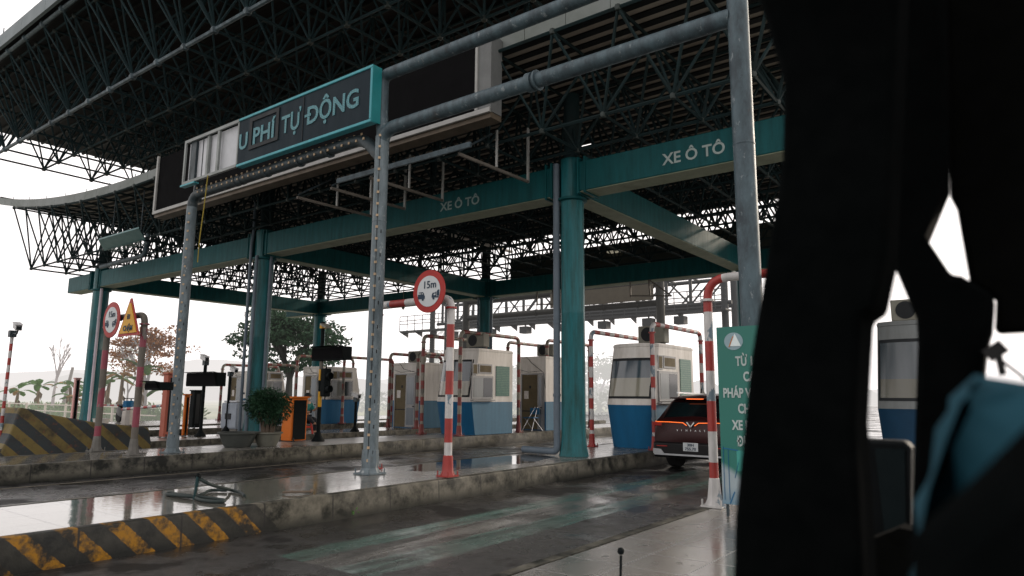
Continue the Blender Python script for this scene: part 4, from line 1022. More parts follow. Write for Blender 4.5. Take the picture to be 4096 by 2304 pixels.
def stool(label, x, y, mat, grp=None):
    t = thing('plastic_stool', label, 'stool', (x, y, .33), grp)
    mb = MB(); mb.box(x - .16, x + .16, y - .16, y + .16, .74, .78); obj('seat', mb, mat, t, bevel=.01)
    for sx in (-1, 1):
        for sy in (-1, 1):
            mb = MB(); mb.bar((x + sx * .14, y + sy * .14, .76), (x + sx * .2, y + sy * .2, .33), .045, .045); obj('leg', mb, mat, t)
    mb = MB()
    for sx in (-1, 1): mb.bar((x + sx * .17, y - .17, .55), (x + sx * .17, y + .17, .55), .02, .05); mb.bar((x - .17, y + sx * .17, .55), (x + .17, y + sx * .17, .55), .02, .05)
    obj('stretcher', mb, mat, t)
stool('red plastic stool under the seated attendant', px, py, M('stool_red', (.42, .03, .02), .4))
t = thing('folding_chair', 'blue folding chair with chrome legs by the open booth door', 'chair', (-15.25, 21.5, .33))
x, y = -15.25, 21.45
for nm, a, b_ in (('front_leg', (x - .22, y - .22, .33), (x + .1, y + .18, 1.2)), ('front_leg', (x - .22 + .44, y - .22, .33), (x + .1 + .1, y + .18, 1.2)), ('rear_leg', (x - .05, y + .25, .33), (x - .15, y - .15, .8)), ('rear_leg', (x + .4, y + .25, .33), (x + .25, y - .15, .8))):
    mb = MB(); mb.tube(a, b_, .013, n=8); obj('leg', mb, CHROME, t)
mb = MB(); mb.box(x - .2, x + .28, y - .2, y + .18, .79, .83); obj('seat', mb, BLUEW, t, bevel=.015); mb = MB(); mb.bar((x - .12, y + .16, 1.05), (x + .3, y + .16, 1.05), .03, .24); obj('backrest', mb, BLUEW, t, bevel=.01)

# hose and stand pipe
t = thing('hose_tap', 'short water tap stand on the wet pavement with a grey-green hose looped round its foot', 'tap', (-8.32, 4.65, .33))
mb = MB(); mb.path([(-8.32, 4.64, .33), (-8.30, 4.65, .5)], .016, 8); mb.path([(-8.30, 4.65, .49), (-8.28, 4.65, .60)], .022, 10); obj('stand_pipe', mb, M('pipe_teal', (.01, .035, .038), .5), t)
mb = MB(); mb.bar((-8.33, 4.65, .60), (-8.24, 4.66, .60), .02, .03); mb.bar((-8.285, 4.65, .57), (-8.285, 4.65, .64), .03, .02); obj('tap_handle', mb, DARK, t)
mb = MB(); C = []
hp = [(-8.27, 4.66, .58), (-8.2, 4.78, .50), (-8.5, 5.2, .38), (-8.62, 5.3, .352), (-8.3, 5.25, .35), (-8.0, 5.12, .35)]
hp2 = [(-8.62, 5.25, .352), (-8.78, 5.12, .352), (-8.55, 4.9, .352), (-8.35, 4.68, .352), (-8.1, 4.6, .352), (-7.85, 4.62, .352), (-7.78, 4.7, .352), (-7.9, 4.76, .352), (-8.3, 4.68, .36), (-8.7, 4.66, .352), (-8.92, 4.66, .352), (-8.85, 4.58, .352), (-8.5, 4.6, .36), (-8.3, 4.66, .36)]
def smooth_path(p, k=5):
    p = [Vector(q) for q in p]; out = []
    for i in range(len(p) - 1):
        a, b_, c, d_ = p[max(i - 1, 0)], p[i], p[i + 1], p[min(i + 2, len(p) - 1)]
        for s in range(k):
            u = s / k; out.append(.5 * ((2 * b_) + (-a + c) * u + (2 * a - 5 * b_ + 4 * c - d_) * u * u + (-a + 3 * b_ - 3 * c + d_) * u ** 3))
    return out + [p[-1]]
mb.path(smooth_path(hp), .020, 10); mb.path(smooth_path(hp2), .020, 10); obj('hose', mb, M('hose_green_grey', (.012, .02, .019), .6, 0, .3), t)
mb = MB(); mb.path([(-2.49, 4.62, .33), (-2.50, 4.65, .47)], .010, 8); mb.ball((-2.5, 4.65, .50), .026, n=10, m=8); tag(obj('cable_stub', mb, DARK), 'short dark stub with rounded tip sticking up from the near wet pavement', 'stub')
mb = MB(); mb.path(smooth_path([(-7.9, 5.6, .35), (-7.75, 5.7, .36), (-7.7, 5.9, .35), (-7.85, 6.0, .35)]), .015, 6); tag(obj('debris', mb, BARK), 'small dark piece of debris on the wet pavement right of the hose', 'debris')

# ------------------------------------------------------------------ green banner
BY = 8.35
t = thing('banner_sign', 'tall green banner with white capitals and an oval logo, half hidden by the cabin pillar', 'banner', (-2.4, BY, .33))
def ban_mat():
    m, t_, b = nt('banner_print'); s = xyz(t_); n = noise(t_, pos(t_), 2.0, 3)
    u = math_(t_, 'ADD', s[2], math_(t_, 'MULTIPLY', math_(t_, 'ADD', s[0], 3.1), .55))
    f = ramp(t_, math_(t_, 'SUBTRACT', u, math_(t_, 'MULTIPLY', n, .1)), [(.93, 0), (1.13, 1)])
    low = mix(t_, ramp(t_, s[2], [(.35, 0), (.65, 1)]), (.015, .10, .17), (.22, .27, .29))
    L(t_, mix(t_, f, low, (.004, .105, .082)), b.inputs['Base Color']); b.inputs['Roughness'].default_value = .5; return m
mb = MB(); mb.box(-3.11, -1.75, BY, BY + .02, .35, 2.46); obj('panel', mb, ban_mat(), t, smooth=0)
mb = MB(); mb.lathe((0, 0, 0), [(.125, -.004), (.125, 0)], 32, ax='y'); o = obj('logo_disc', mb, M('logo_pale', (.20, .28, .31), .5), t, smooth=0)
for v in o.data.vertices: v.co = Vector((v.co.x * .92 - 2.9, v.co.y + BY - .001, v.co.z * .85 + 2.28))
mb = MB(); mb.prism([(-2.96, 2.22), (-2.88, 2.37), (-2.81, 2.22)], 'y', BY - .012, BY - .006); mb2 = obj('logo_triangle', mb, M('logo_white', (.55, .62, .62), .5), t)
mb = MB(); mb.bar((-2.955, BY - .014, 2.21), (-2.90, BY - .014, 2.34), .004, .012); obj('logo_stroke', mb, M('logo_rust', (.35, .14, .06), .5), t)
for s_, xx, zz in (('TỪ 1/', -2.885, 1.985), ('CAO', -2.80, 1.80), ('PHÁP VÂN', -3.055, 1.605), ('CHỈ', -2.88, 1.42), ('XE D', -2.955, 1.225), ('ĐỦ', -2.905, 1.035)):
    text('lettering', s_, .155, (xx, BY - .004, zz), (R(90), 0, 0), M('banner_white', (.33, .38, .37), .6), t, .005, sx=.66)
mb = MB()
for a, b_ in (((-3.08, .40), (-3.08, 1.02)), ((-3.02, .40), (-3.02, .98)), ((-3.08, 1.0), (-2.9, .98)), ((-2.96, .50), (-3.02, .36)), ((-2.95, .66), (-2.9, .84))): mb.bar((a[0], BY - .003, a[1]), (b_[0], BY - .003, b_[1]), .004, .012)
obj('line_drawing', mb, BLUEW, t); mb = MB(); mb.box(-2.92, -2.6, BY - .004, BY - .001, .74, .98); obj('drawn_mirror', mb, M('drawn_green', (.04, .22, .19), .5), t, bevel=.001)
mb = MB(); mb.box(-3.08, -3.05, BY + .021, BY + .05, .204, .50); obj('stand_foot', mb, GALVD, t); mb = MB(); mb.box(-1.85, -1.82, BY + .021, BY + .05, .204, .50); obj('stand_foot', mb, GALVD, t)
t.location = (-2.184, 7.5985, .4443); t.scale = (.91, .91, .91)

# ------------------------------------------------------------------ the red car
def car():
    t = thing('parked_car', 'dark red SUV with lit tail lights stopped at the nearest booth', 'car', (-6.12, 17, 0))
    cx_, y0 = -6.13, 14.72
    def half(y, w, zb, zs, zbelt, xr, zr):
        h = [(w * .80, zb), (w * .96, zb + .08), (w, zs), (w * .985, zbelt - .12), (w * .95, zbelt), ((w * .95 + xr) / 2 + .01, (zbelt + zr) / 2 + .02), (xr, zr - .05), (xr * .85, zr), (0, zr + .02)]
        L_ = [(cx_ + x, y0 + y, z) for x, z in h]; Rr_ = [(cx_ - x, y0 + y, z) for x, z in reversed(h[:-1])]
        return L_ + Rr_
    st = [(0.0, .86, .34, .62, .98, .80, 1.02), (.05, .90, .30, .66, 1.02, .80, 1.10), (.16, .93, .28, .7, 1.06, .74, 1.18), (.45, .95, .26, .72, 1.08, .64, 1.55), (.62, .955, .26, .72, 1.06, .62, 1.63), (1.4, .96, .24, .72, 1.04, .62, 1.68), (2.4, .96, .24, .72, 1.0, .60, 1.64), (3.0, .95, .25, .72, .98, .58, 1.42), (3.6, .93, .27, .70, .97, .66, 1.06), (4.3, .9, .3, .66, .9, .7, .92), (4.7, .78, .36, .55, .7, .6, .74)]
    mb = MB(); mb.rings([half(*s) for s in st]); b = obj('body', mb, CAR, t, smooth=50)
    mb = MB(); yb = lambda z: y0 + (.12 + (z - 1.12) * .66)
    mb.add([(cx_ - .70, yb(1.13) - .02, 1.13), (cx_ + .70, yb(1.13) - .02, 1.13), (cx_ + .56, yb(1.50) - .03, 1.50), (cx_ - .56, yb(1.50) - .03, 1.50)], [(0, 1, 2, 3)]); obj('rear_window', mb, GLASSD, t, recalc=False)
    mb = MB(); mb.bar((cx_ - .60, y0 + .38, 1.585), (cx_ + .60, y0 + .38, 1.585), .22, .03); sp = obj('spoiler', mb, CAR, t, bevel=.01)
    mb = MB(); mb.box(cx_ - .20, cx_ + .20, y0 + .255, y0 + .268, 1.555, 1.575); obj('brake_light', mb, emit('tail_orange', (1.0, .17, .03), .9), sp)
    mb = MB(); mb.box(cx_ - .90, cx_ + .90, y0 - .06, y0 + .25, .28, .62); mb.box(cx_ - .94, cx_ + .94, y0 + .1, y0 + .5, .28, .60); bp = obj('bumper', mb, CARB, t, bevel=.05)
    mb = MB(); mb.bar((cx_ - .86, y0 - .07, .35), (cx_ + .86, y0 - .07, .35), .03, .035); mb.prism([(cx_ - .88, .36), (cx_ - .62, .36), (cx_ - .70, .46), (cx_ - .88, .47)], 'y', y0 - .085, y0 - .05); obj('skid_trim', mb, M('skid_silver', (.35, .36, .37), .4, .3), bp)
    for s in (-1, 1):
        mb = MB(); P = [(cx_ + s * .90, y0 + .12, 1.06), (cx_ + s * .80, y0 - .005, 1.055), (cx_ + s * .50, y0 - .02, 1.055), (cx_ + s * .18, y0 - .03, 1.045), (cx_ + s * .09, y0 - .03, .985)]
        mb.path(P, .009, 8); lt_ = obj('tail_light', mb, emit('tail_orange', (1, .17, .03), .9), t)
        mb = MB(); mb.box(min(cx_ + s * .70, cx_ + s * .90), max(cx_ + s * .70, cx_ + s * .90), y0 - .01, y0 + .14, .965, 1.045); obj('lamp_lens', mb, M('lens_red', (.22, .01, .008), .2), lt_, bevel=.01)
        mb = MB(); mb.bar((cx_ + s * .085, y0 - .04, 1.06), (cx_, y0 - .04, .96), .012, .026); obj('badge', mb, CHROME, t)
        mb = MB(); mb.bar((cx_ + s * .60, y0 + .7, 1.71), (cx_ + s * .58, y0 + 2.3, 1.69), .04, .035); obj('roof_rail', mb, CHROME, t)
        mb = MB(); mb.box(min(cx_ + s * .55, cx_ + s * .8), max(cx_ + s * .55, cx_ + s * .8), y0 - .075, y0 - .055, .52, .54); obj('reflector', mb, SRED, bp)
        mb = MB(); xw = cx_ + s * .965; mb.add([(cx_ + s * .955, y0 + .55, 1.12), (cx_ + s * .955, y0 + 2.9, 1.08), (cx_ + s * .66, y0 + 2.5, 1.56), (cx_ + s * .66, y0 + .8, 1.58)], [(0, 1, 2, 3), (3, 2, 1, 0)]); obj('side_window', mb, GLASSD, t, recalc=False)
        for yy in (.85, 3.75):
            mb = MB(); mb.lathe((cx_ + s * .74, y0 + yy, .36), [(.25, -.12), (.34, -.12), (.36, -.08), (.36, .08), (.34, .12), (.25, .12)], 28, ax='x'); w = obj('wheel', mb, TYRE, t)
            mb = MB(); mb.lathe((cx_ + s * .74, y0 + yy, .36), [(.24, -.1), (.24, .1)], 20, ax='x'); obj('rim', mb, CHROME, w)
    mb = MB(); mb.box(cx_ - .17, cx_ + .17, y0 - .085, y0 - .065, .44, .62); pl = obj('licence_plate', mb, SWHT, t, bevel=.004)
    fit('lettering', '30H', .15, .058, (cx_ - .075, y0 - .088, .545), (R(90), 0, 0), INK, pl, .002); fit('lettering', '755.70', .25, .058, (cx_ - .125, y0 - .088, .462), (R(90), 0, 0), INK, pl, .002)
    x = cx_ - .34
    for ch in 'VINFAST': text('lettering', ch, .06, (x, y0 - .008, .86), (R(90), 0, 0), CHROME, t, .001); x += .105
    mb = MB(); mb.prism([(y0 + .62, 1.69), (y0 + .85, 1.69), (y0 + .66, 1.80)], 'x', cx_ - .015, cx_ + .015); obj('antenna_fin', mb, CARB, t)
car()

# ------------------------------------------------------------------ gantries beyond the canopy
def hz(name, col, h): return M(name, col, .6, 0, .3, haze=h)
GH = hz('hazy_gantry_near', (.03, .03, .026), .02); GH2 = hz('hazy_gantry_far', (.030, .034, .036), .035); GHB = hz('hazy_board', (.11, .095, .07), .02)
t = thing('rear_gantry', 'grey pipe gantry with a large blank board beyond the canopy', 'gantry', (-20, 32, 0))
for x in (-27.6, -14.75):
    mb = MB(); mb.path([(x, 32, .3), (x, 32, 7.35)], .22, 16); obj('post', mb, GH, t)
for z in (7.3, 6.3):
    mb = MB(); mb.path([(-27.6, 32, z), (-14.75, 32, z)], .16, 14)
    for x in (-26, -22.4, -20.6, -18, -16): mb.lathe((x, 32, z), [(.2, 0), (.2, .1)], 12, ax='x')
    obj('cross_pipe', mb, GH, t)
mb = MB(); mb.box(-21.2, -15.0, 31.7, 31.78, 6.45, 7.25); obj('blank_board', mb, GHB, t)
t = thing('walkway_gantry', 'long lattice steel gantry with railed catwalk, far behind the canopy', 'gantry', (-25, 38, 0))
X0, X1, YW = -38.6, -13.2, 38
mb = MB()
for y, z in ((YW, 8.5), (YW + 1.6, 8.5), (YW, 6.9), (YW + 1.6, 6.9)): mb.tube((X0 + 3, y, z), (X1, y, z), .12, n=8)
obj('chord', mb, GH2, t)
mb = MB(); x = X0 + 3.5; k = 0
while x < X1 - 1:
    mb.tube((x, YW, 6.9), (x, YW, 8.5), .10, n=6)
    a, b_ = ((x, YW, 6.9), (x + 1.5, YW, 8.5)) if k % 2 else ((x, YW, 8.5), (x + 1.5, YW, 6.9)); mb.tube(a, b_, .06, n=5); mb.tube((x, YW + 1.6, 6.9), (x + 1.5, YW + 1.6, 8.5), .06, n=5); mb.tube((x, YW, 8.5), (x, YW + 1.6, 8.5), .06, n=5); x += 1.5; k += 1
obj('lattice', mb, GH2, t)
mb = MB(); mb.box(X0, X1, YW - 1.0, YW - .1, 6.36, 6.46); x = X0
while x < X1: mb.prism([(YW - 1.0, 6.36), (YW - .1, 6.36), (YW - .1, 6.0)], 'x', x, x + .06); x += 1.5
obj('catwalk', mb, GH2, t)
mb = MB(); x = X0
for z in (6.95, 7.2, 7.55): mb.tube((X0, YW - 1.0, z), (X1, YW - 1.0, z), .028, n=5)
while x < X1: mb.tube((x, YW - 1.0, 6.4), (x, YW - 1.0, 7.55), .028, n=5); x += .8
obj('railing', mb, GH2, t)
for x in (-36.1, -13.6):
    for y in (YW, YW + 1.6): mb = MB(); mb.tube((x, y, 0), (x, y, 8.7), .2, n=12); obj('post', mb, GH2, t)
for x in (-33.5, -30, -27, -24, -21, -18, -16):
    mb = MB(); mb.box(x - .3, x + .3, YW - .9, YW - .3, 5.75, 6.2); mb.tube((x, YW - .6, 6.1), (x, YW - .6, 6.4), .05); obj('lane_sensor', mb, GH2, t)
def struts(x, y):   # small triangular hangers below the rear beam
    t = thing('hanger_bracket', 'small triangular steel bracket below the rear beam, %s' % ('left of the near teal column' if x < -16 else 'right of the near teal column'), 'bracket', (x, y, 6))
    mb = MB(); mb.bar((x, y, 6.12), (x, y, 5.5), .05, .05); mb.bar((x, y, 5.55), (x + 1.6, y + .3, 5.45), .05, .05); mb.bar((x + .8, y, 6.12), (x + 1.6, y + .3, 5.45), .05, .05); mb.bar((x + .8, y, 6.12), (x + .8, y + .1, 5.5), .05, .05); obj('frame', mb, M('angle_iron', (.2, .17, .14)), t)
struts(-17.0, 24.4); struts(-12.5, 24.4)
def lamp(lab, x, y, z0, z1):
    mb = MB(); mb.tube((x, y, z0), (x, y, z1), .015, n=6); mb.lathe((x, y, z1), [(.02, -.02), (.075, -.06), (.06, -.14), (.01, -.2)], 12); tag(obj('pendant_lamp', mb, M('lamp_dark', (.10, .09, .07), .6)), lab, 'lamp')
lamp('small pendant lamp hanging from the guard pipe, right of the dotted centre post', -20.7, 20.0, 6.1, 5.3)

# scooter and bucket behind the posts at left
t = thing('scooter', 'dark scooter parked behind the worn sign arch', 'scooter', (-32.4, 14.6, .33))
for x in (-33.0, -31.9):
    mb = MB(); mb.lathe((x, 14.6, .33 + .26), [(.17, -.05), (.26, -.04), (.26, .04), (.17, .05)], 18, ax='y'); obj('wheel', mb, TYRE, t)
mb = MB(); mb.rings([[(x, 14.6 - w, z0), (x, 14.6 + w, z0), (x, 14.6 + w * .8, z1), (x, 14.6 - w * .8, z1)] for x, w, z0, z1 in ((-33.2, .06, .8, .95), (-32.9, .14, .65, 1.05), (-32.5, .13, .55, .9), (-32.3, .1, .5, .65), (-32.1, .12, .6, 1.15), (-31.95, .08, .7, 1.3))]); obj('body', mb, CARB, t, bevel=.02)
mb = MB(); mb.box(-33.05, -32.45, 14.48, 14.72, 1.02, 1.12); obj('seat', mb, BLACKF, t, bevel=.03); mb = MB(); mb.tube((-31.98, 14.3, 1.38), (-31.98, 14.9, 1.38), .02); mb.tube((-31.9, 14.6, .6), (-32.0, 14.6, 1.38), .03); obj('handlebar', mb, BLACKF, t)
mb = MB(); mb.lathe((-29.5, 12.4, .33), [(.22, 0), (.3, .28), (.32, .29), (.28, .29), (.2, .04)], 16); tag(obj('bucket', mb, M('bucket_white', (.5, .48, .45), .6)), 'off-white bucket at the foot of the worn sign arch', 'bucket')
t = thing('guard_fence', 'low pale pipe railing along the far verge at left', 'fence', (-45, 18, 0))
mb = MB()
for z in (.45, .85): mb.tube((-75, 18.2, z), (-37, 18.2, z), .035, n=6)
obj('rail', mb, hz('rail_pale', (.4, .34, .28), .2), t)
x = -74.0
while x < -37: mb = MB(); mb.box(x - .05, x + .05, 18.15, 18.25, -.02, .95); obj('fence_post', mb, hz('rail_pale', (.4, .34, .28), .2), t); x += 3.2
for lab, dz in (('upper power line sagging across the left sky', 0), ('lower power line sagging across the left sky', -1.6)):
    mb = MB(); mb.path([(-150 + i * 6, 40 + i * .5, 26 + dz - 10 * math.sin(PI * i / 22) * .25 - i * .5) for i in range(23)], .025, 4); tag(obj('power_line', mb, hz('wire', (.1, .1, .1), .5)), lab, 'power line')

# ------------------------------------------------------------------ plants
def branchy(mb, p, d, l, r, depth, rnd, tips, up=.15, spread=.6):
    q = p + d * l; mb.tube(p, q, r, r * .68, n=6, caps=False); tips.append((q, depth))
    if depth == 0: return
    for _ in range(rnd.choice((2, 3))):
        nd = (d + Vector((rnd.uniform(-1, 1), rnd.uniform(-1, 1), rnd.uniform(-.4, .7))) * spread + Vector((0, 0, up))).normalized()
        branchy(mb, q, nd, l * rnd.uniform(.65, .85), r * .66, depth - 1, rnd, tips, up, spread)
def tree(name, lab, x, y, h, cr, seed, lmat, bmat, lsize, nclump, per, trunk=.3, low=.3, squash=.8, depth=4, group=None, spread=.6):
    rnd = random.Random(seed); t = thing(name, lab, 'tree', (x, y, 0), group)
    mb = MB(); tips = []; base = Vector((x, y, -.1)); mb.tube(base, base + Vector((0, 0, .5)), trunk * 1.4, trunk, n=10, caps=False)
    branchy(mb, base + Vector((0, 0, .4)), Vector((.04, 0, 1)), h * .27, trunk, depth, rnd, tips, .12, spread)
    obj('trunk', mb, bmat, t, recalc=False)
    if lmat:
        mb = MB(); ctr = Vector((x, y, h * (1 + low) / 2)); ry = h * (1 - low) / 2
        pts = [p for p, d in tips if d <= 1]
        for k in range(nclump):
            if k < len(pts) and rnd.random() < .5: c = pts[k % len(pts)]
            else:
                v = Vector((rnd.gauss(0, 1), rnd.gauss(0, 1), rnd.gauss(0, 1))).normalized() * rnd.uniform(.5, 1)
                c = ctr + Vector((v.x * cr, v.y * cr, v.z * ry))
                if v.z < 0: c.x = x + (c.x - x) * 1.1
            s = cr * rnd.uniform(.10, .22)
            leaves(mb, c, (s * 1.5, s * 1.5, s * squash * .6), per, lsize, rnd, .5, .1, .1)
        obj('crown', mb, lmat, t, recalc=False, smooth=0)
    return t
BARKH = hz('bark_hazy', (.09, .07, .06), .22)
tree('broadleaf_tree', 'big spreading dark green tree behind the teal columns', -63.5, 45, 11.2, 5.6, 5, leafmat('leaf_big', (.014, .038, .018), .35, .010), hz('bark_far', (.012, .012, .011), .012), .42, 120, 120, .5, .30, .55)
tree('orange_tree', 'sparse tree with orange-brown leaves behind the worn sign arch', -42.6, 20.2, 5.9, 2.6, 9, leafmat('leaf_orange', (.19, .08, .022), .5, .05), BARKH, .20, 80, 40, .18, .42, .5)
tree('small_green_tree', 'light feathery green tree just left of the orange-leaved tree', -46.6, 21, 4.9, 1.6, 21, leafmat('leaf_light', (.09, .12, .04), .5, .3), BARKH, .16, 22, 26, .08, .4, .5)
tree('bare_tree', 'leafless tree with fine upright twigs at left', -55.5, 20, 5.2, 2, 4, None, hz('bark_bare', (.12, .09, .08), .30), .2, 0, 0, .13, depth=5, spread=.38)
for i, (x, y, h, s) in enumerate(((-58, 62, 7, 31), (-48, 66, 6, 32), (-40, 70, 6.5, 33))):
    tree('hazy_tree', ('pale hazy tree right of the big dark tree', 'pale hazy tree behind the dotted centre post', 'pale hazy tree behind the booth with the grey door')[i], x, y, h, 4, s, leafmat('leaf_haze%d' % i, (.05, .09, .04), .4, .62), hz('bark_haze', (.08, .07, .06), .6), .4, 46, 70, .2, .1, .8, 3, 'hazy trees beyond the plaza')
def banana(x, y, h, lab, seed, n=8, haze=.06, ll=1.5):
    rnd = random.Random(seed); t = thing('banana_plant', lab, 'banana plant', (x, y, 0), 'banana plants on the left verge')
    mb = MB(); mb.path([(x, y, -.05), (x + rnd.uniform(-.08, .08), y, h * .3), (x + rnd.uniform(-.15, .15), y, h * .62)], lambda u: .16 * (1 - .45 * u), 9)
    for k in range(10):
        a = rnd.uniform(0, 2 * PI); z = h * rnd.uniform(.2, .6); mb.add([(x, y, z), (x + .25 * math.cos(a), y + .25 * math.sin(a), z - .25), (x + .2 * math.cos(a + .3), y + .2 * math.sin(a + .3), z - .6)], [(0, 1, 2)])
    obj('stem', mb, hz('banana_stem', (.14, .10, .06), haze), t, recalc=False)
    for k in range(n):
        a = 2 * PI * k / n + rnd.uniform(-.4, .4); el = rnd.uniform(.6, 1.35); l = ll * rnd.uniform(.7, 1.2)
        mb = MB(); p = Vector((x, y, h * .60)); pts = []; dirv = Vector((math.cos(a), math.sin(a), 0)); side = Vector((-math.sin(a), math.cos(a), 0))
        for i in range(10):
            u = i / 9; ang = el - u * rnd.uniform(1.5, 2.0); p = p + (dirv * math.cos(ang) + Vector((0, 0, 1)) * math.sin(ang)) * l / 9
            w = .24 * math.sin(PI * min(1, max(.03, (u - .12) / .88))) ** .6 if u > .12 else .02
            pts.append((p.copy(), w))
        for (p0, w0), (p1, w1) in zip(pts, pts[1:]):
            if rnd.random() < .15: w1 = w1 * .6
            mb.add([p0 - side * w0 - Vector((0, 0, w0 * .35)), p0, p0 + side * w0 - Vector((0, 0, w0 * .35)), p1 + side * w1 - Vector((0, 0, w1 * .35)), p1, p1 - side * w1 - Vector((0, 0, w1 * .35))], [(0, 1, 4, 5), (1, 2, 3, 4)])
        obj('leaf', mb, LEAFB if rnd.random() < .8 else LEAFD, t, recalc=False, smooth=60)
LEAFB = leafmat('banana_leaf', (.04, .085, .02), .4, .05, .4); LEAFD = leafmat('banana_leaf_dry', (.17, .10, .035), .4, .05, .3)
for i, (x, y, h, l) in enumerate(((-62.3, 20, 2.6, 'banana plant at the far left, beside the camera pole'), (-58.2, 20, 3.1, 'banana plant above the tip of the striped wedge'), (-52.6, 20, 3.2, 'banana plant with broad upright leaf left of the thick teal column'),
                                 (-45.6, 19.4, 3.7, 'banana plant seen between the two worn sign posts'), (-43.4, 19.2, 3.9, 'tall banana plant just left of the right worn sign post'), (-41.4, 19.4, 4.6, 'tall banana plant right of the right worn sign post'), (-39.2, 19.8, 2.6, 'low banana plant behind the salmon steel box'), (-49.6, 19.2, 1.8, 'low banana plant beside the pink box'))):
    banana(x, y, h, l, 40 + i, 9)
rnd = random.Random(77); mb = MB()
for k in range(190):
    x = rnd.uniform(-66, -37.8); y = rnd.uniform(18.6, 22); leaves(mb, (x, y, .25), (.6, .5, .35 + .3 * rnd.random()), 26, .32, rnd, .4, -.2, .1)
tag(obj('undergrowth', mb, leafmat('undergrowth_leaf', (.07, .12, .035), .5, .15), recalc=False, smooth=0), 'low leafy undergrowth along the far verge', 'undergrowth', kind='stuff')
mb = MB()
for k in range(120):
    x = rnd.uniform(-60, -30); y = rnd.uniform(44, 60); leaves(mb, (x, y, .9), (1.4, 1.2, .9), 26, .5, rnd, .5, 0, .1)
tag(obj('far_shrubs', mb, leafmat('far_leaf', (.05, .08, .04), .5, .5), recalc=False, smooth=0), 'pale hazy shrubs beyond the lanes', 'shrubs', kind='stuff')
mb = MB(); mb.tube((-55.0, 20.4, -.1), (-54.3, 20.6, 3.4), .14, .10, n=8); tag(obj('leaning_post', mb, hz('old_post', (.13, .11, .09), .2)), 'leaning wooden post beside the leafless tree', 'post')
mb = MB(); leaves(mb, (-7.35, 6.35, .07), (.03, .04, .03), 9, .045, rnd, .4, -.3, .1); tag(obj('weed', mb, leafmat('weed_leaf', (.04, .12, .02))), 'tiny green weed at the foot of the near kerb', 'weed')
for x, y, h, l in ((-47, 52, 7.8, 'thin pale palm above the booth with the grey door'), (-52.5, 55, 6.2, 'second pale palm, lower, left of the booth with the grey door')):
    t = thing('palm_tree', l, 'palm tree', (x, y, 0), 'pale palms in the haze'); mb = MB(); mb.path([(x, y, 0), (x + .2, y, h * .5), (x, y, h)], .13, 7); obj('trunk', mb, hz('palm_bark', (.1, .09, .08), .72), t); mb = MB()
    for k in range(14):
        a = k * .45; p = Vector((x, y, h))
        for i in range(6):
            q = p + Vector((math.cos(a), math.sin(a), .7 - i * .32)) * .3; s = Vector((-math.sin(a), math.cos(a), 0)) * .14; mb.add([p - s, p + s, q + s, q - s], [(0, 1, 2, 3)]); p = q
    obj('crown', mb, hz('palm_leaf', (.08, .1, .06), .70), t, recalc=False)
# ------------------------------------------------------------------ interior of the vehicle we look out of
t = thing('vehicle_cabin', 'black out-of-focus cabin frame of the vehicle filling the right of the view', 'vehicle', (-.2, 1.3, 0))
def pr(nm, poly, y0, y1, mat=INT, bev=.012):
    mb = MB(); mb.prism(poly, 'y', y0, y1); return obj(nm, mb, mat, t, smooth=30, bevel=bev)
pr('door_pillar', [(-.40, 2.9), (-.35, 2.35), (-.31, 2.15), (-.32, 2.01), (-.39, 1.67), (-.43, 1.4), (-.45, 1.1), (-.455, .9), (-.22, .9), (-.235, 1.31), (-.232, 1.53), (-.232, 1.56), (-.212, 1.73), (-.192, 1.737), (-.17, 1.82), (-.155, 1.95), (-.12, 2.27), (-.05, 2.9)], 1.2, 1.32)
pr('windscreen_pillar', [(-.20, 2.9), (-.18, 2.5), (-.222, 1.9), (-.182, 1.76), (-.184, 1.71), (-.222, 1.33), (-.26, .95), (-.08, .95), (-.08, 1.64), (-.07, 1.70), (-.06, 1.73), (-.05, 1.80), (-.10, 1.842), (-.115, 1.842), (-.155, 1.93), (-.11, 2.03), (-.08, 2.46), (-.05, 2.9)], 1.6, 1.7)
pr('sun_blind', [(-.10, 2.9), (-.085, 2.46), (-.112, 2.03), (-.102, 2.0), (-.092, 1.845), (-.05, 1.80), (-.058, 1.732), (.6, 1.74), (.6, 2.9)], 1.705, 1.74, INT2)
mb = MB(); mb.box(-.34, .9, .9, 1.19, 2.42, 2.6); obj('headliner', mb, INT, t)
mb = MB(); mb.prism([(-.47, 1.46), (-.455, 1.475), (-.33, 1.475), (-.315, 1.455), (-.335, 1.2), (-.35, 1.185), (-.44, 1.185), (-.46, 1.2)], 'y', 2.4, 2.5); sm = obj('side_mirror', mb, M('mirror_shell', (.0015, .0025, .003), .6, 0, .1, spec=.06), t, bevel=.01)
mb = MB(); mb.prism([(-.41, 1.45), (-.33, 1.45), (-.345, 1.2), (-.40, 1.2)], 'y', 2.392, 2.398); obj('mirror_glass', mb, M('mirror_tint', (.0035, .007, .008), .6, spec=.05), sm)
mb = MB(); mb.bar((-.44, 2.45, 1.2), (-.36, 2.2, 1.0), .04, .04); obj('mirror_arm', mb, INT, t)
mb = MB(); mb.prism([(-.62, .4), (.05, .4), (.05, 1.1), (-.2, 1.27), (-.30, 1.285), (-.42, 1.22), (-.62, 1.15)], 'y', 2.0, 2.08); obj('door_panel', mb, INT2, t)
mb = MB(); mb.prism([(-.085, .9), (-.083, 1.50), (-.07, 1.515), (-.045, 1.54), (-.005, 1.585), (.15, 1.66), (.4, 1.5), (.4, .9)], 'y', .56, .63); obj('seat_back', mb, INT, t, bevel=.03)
mb = MB(); mb.bar((-.062, 1.58, 1.70), (-.048, 1.58, 1.68), .02, .035); mb.bar((-.052, 1.58, 1.69), (-.047, 1.58, 1.645), .012, .012); mb.bar((-.047, 1.58, 1.672), (-.012, 1.58, 1.635), .006, .005); obj('window_latch', mb, CARB, t)
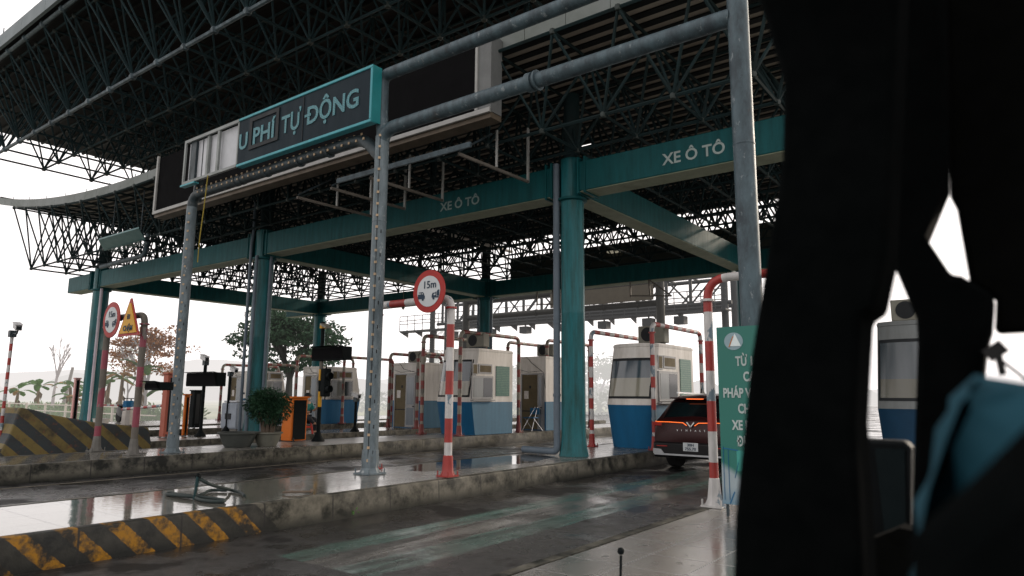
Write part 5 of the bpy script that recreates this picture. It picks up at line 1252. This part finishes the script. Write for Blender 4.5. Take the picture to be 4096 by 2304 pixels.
# driver in front, mostly hidden by the seat
t = thing('person', 'out-of-focus driver in a bright blue shirt behind the dark seat', 'person', (.1, .85, .9))
V = [(.16, .84, 1.0), (.16, .84, 1.2), (.15, .83, 1.40), (.15, .83, 1.53), (.16, .85, 1.66), (.17, .86, 1.78),
     (-.01, .82, 1.555), (-.062, .80, 1.44), (-.05, 1.05, 1.40), (-.04, 1.15, 1.42),
     (.30, .82, 1.54), (.39, .86, 1.30), (.30, 1.08, 1.33), (.22, 1.18, 1.37),
     (.08, .88, .98), (.07, 1.27, .95), (.08, 1.32, .6), (.24, .88, .98), (.25, 1.27, .95), (.24, 1.32, .6)]
E_ = [(0, 1), (1, 2), (2, 3), (3, 4), (4, 5), (3, 6), (6, 7), (7, 8), (8, 9), (3, 10), (10, 11), (11, 12), (12, 13), (0, 14), (14, 15), (15, 16), (0, 17), (17, 18), (18, 19)]
Rr = [.09, .08, .07, .06, .045, .07, .035, .030, .030, .026, .035, .035, .032, .027, .08, .065, .05, .08, .065, .05]
for hand in (9, 13):
    hx, hy, hz_ = V[hand]
    for dx in (-.03, -.01, .01, .03):
        V += [(hx + dx, hy + .05, hz_ + .01), (hx + dx, hy + .075, hz_ - .02)]; E_ += [(hand, len(V) - 2), (len(V) - 2, len(V) - 1)]; Rr += [.010, .008]
    V.append((hx - .04, hy + .03, hz_)); E_.append((hand, len(V) - 1)); Rr.append(.011)
skin('body', V, E_, Rr, SKIN, t)
SH = M('driver_shirt_blue', (.003, .040, .060), .8, 0, .3)
skin('shirt', [V[i] for i in (1, 2, 3, 6, 7, 8, 10, 11)], [(0, 1), (1, 2), (2, 3), (3, 4), (4, 5), (2, 6), (6, 7)], [.17, .18, .15, .085, .068, .055, .10, .08], SH, t)
sh = COL.objects[-1]; tx = bpy.data.textures.new('folds', 'CLOUDS'); tx.noise_scale = .07
for o_ in t.children:
    if o_.name.startswith('shirt'):
        dm = o_.modifiers.new('folds', 'DISPLACE'); dm.texture = tx; dm.strength = .045; dm.mid_level = .5
mb = MB(); mb.ball((.17, .88, 1.82), .105, n=16, m=10); obj('head', mb, SKIN, t, smooth=80)
mb = MB(); mb.ball((.17, .865, 1.845), .112, n=14, m=8); obj('hair', mb, INT, t, smooth=80)
mb = MB(); mb.ball((.17, .985, 1.81), .02, n=8, m=5); obj('nose', mb, SKIN, t)
mb = MB(); mb.ball((.13, .975, 1.835), .012, n=8, m=5); mb.ball((.21, .975, 1.835), .012, n=8, m=5); obj('eye', mb, INK, t)
# ------------------------------------------------------------------ sun, sky, camera
w = bpy.data.worlds.new('World'); scene.world = w; w.use_nodes = True; t_ = w.node_tree
bg = t_.nodes['Background']
SUN_EL, SUN_AZ = R(20), R(20)      # azimuth from +y (ahead) towards +x
sky = t_.nodes.new('ShaderNodeTexSky'); sky.sky_type = 'NISHITA'; sky.sun_disc = False; sky.sun_elevation = SUN_EL; sky.sun_rotation = SUN_AZ
sky.air_density = 1.5; sky.dust_density = 6; sky.ozone_density = 1
mr = t_.nodes.new('ShaderNodeMix'); mr.data_type = 'RGBA'; mr.inputs[0].default_value = .93
mr.inputs[7].default_value = (16.0, 15.2, 15.0, 1)   # thick white overcast over the clear-sky model
t_.links.new(sky.outputs[0], mr.inputs[6]); t_.links.new(mr.outputs[2], bg.inputs[0]); bg.inputs[1].default_value = .1
sd = bpy.data.lights.new('sun', 'SUN'); sd.energy = 2.2; sd.angle = R(6); sd.color = (1, .86, .70)
so = bpy.data.objects.new('sun', sd); COL.objects.link(so)
dirv = Vector((math.sin(SUN_AZ) * math.cos(SUN_EL), math.cos(SUN_AZ) * math.cos(SUN_EL), math.sin(SUN_EL)))
so.rotation_euler = dirv.to_track_quat('Z', 'Y').to_euler(); so.location = (10, 60, 40)
cam = bpy.data.cameras.new('camera'); co = bpy.data.objects.new('camera', cam); COL.objects.link(co); scene.camera = co
cam.sensor_width = 36; cam.lens = 24.28; cam.clip_end = 2000; cam.clip_start = .05
m3 = Matrix(((0.7995587, 0.08737692, 0.59419792), (0.60054695, -0.12787743, -0.78929761), (0.00701811, 0.98793352, -0.15471946)))
co.matrix_world = Matrix.Translation((0, 0, 1.6)) @ m3.to_4x4()
cam.dof.use_dof = True; cam.dof.focus_distance = 12.5; cam.dof.aperture_fstop = 2.2
scene.view_settings.view_transform = 'Standard'; scene.view_settings.look = 'None'; scene.view_settings.exposure = 0
scene.render.engine = 'CYCLES'; scene.cycles.max_bounces = 6; scene.cycles.diffuse_bounces = 3; scene.cycles.glossy_bounces = 3; scene.cycles.transparent_max_bounces = 4
scene.cycles.use_denoising = True; scene.cycles.sample_clamp_indirect = 6
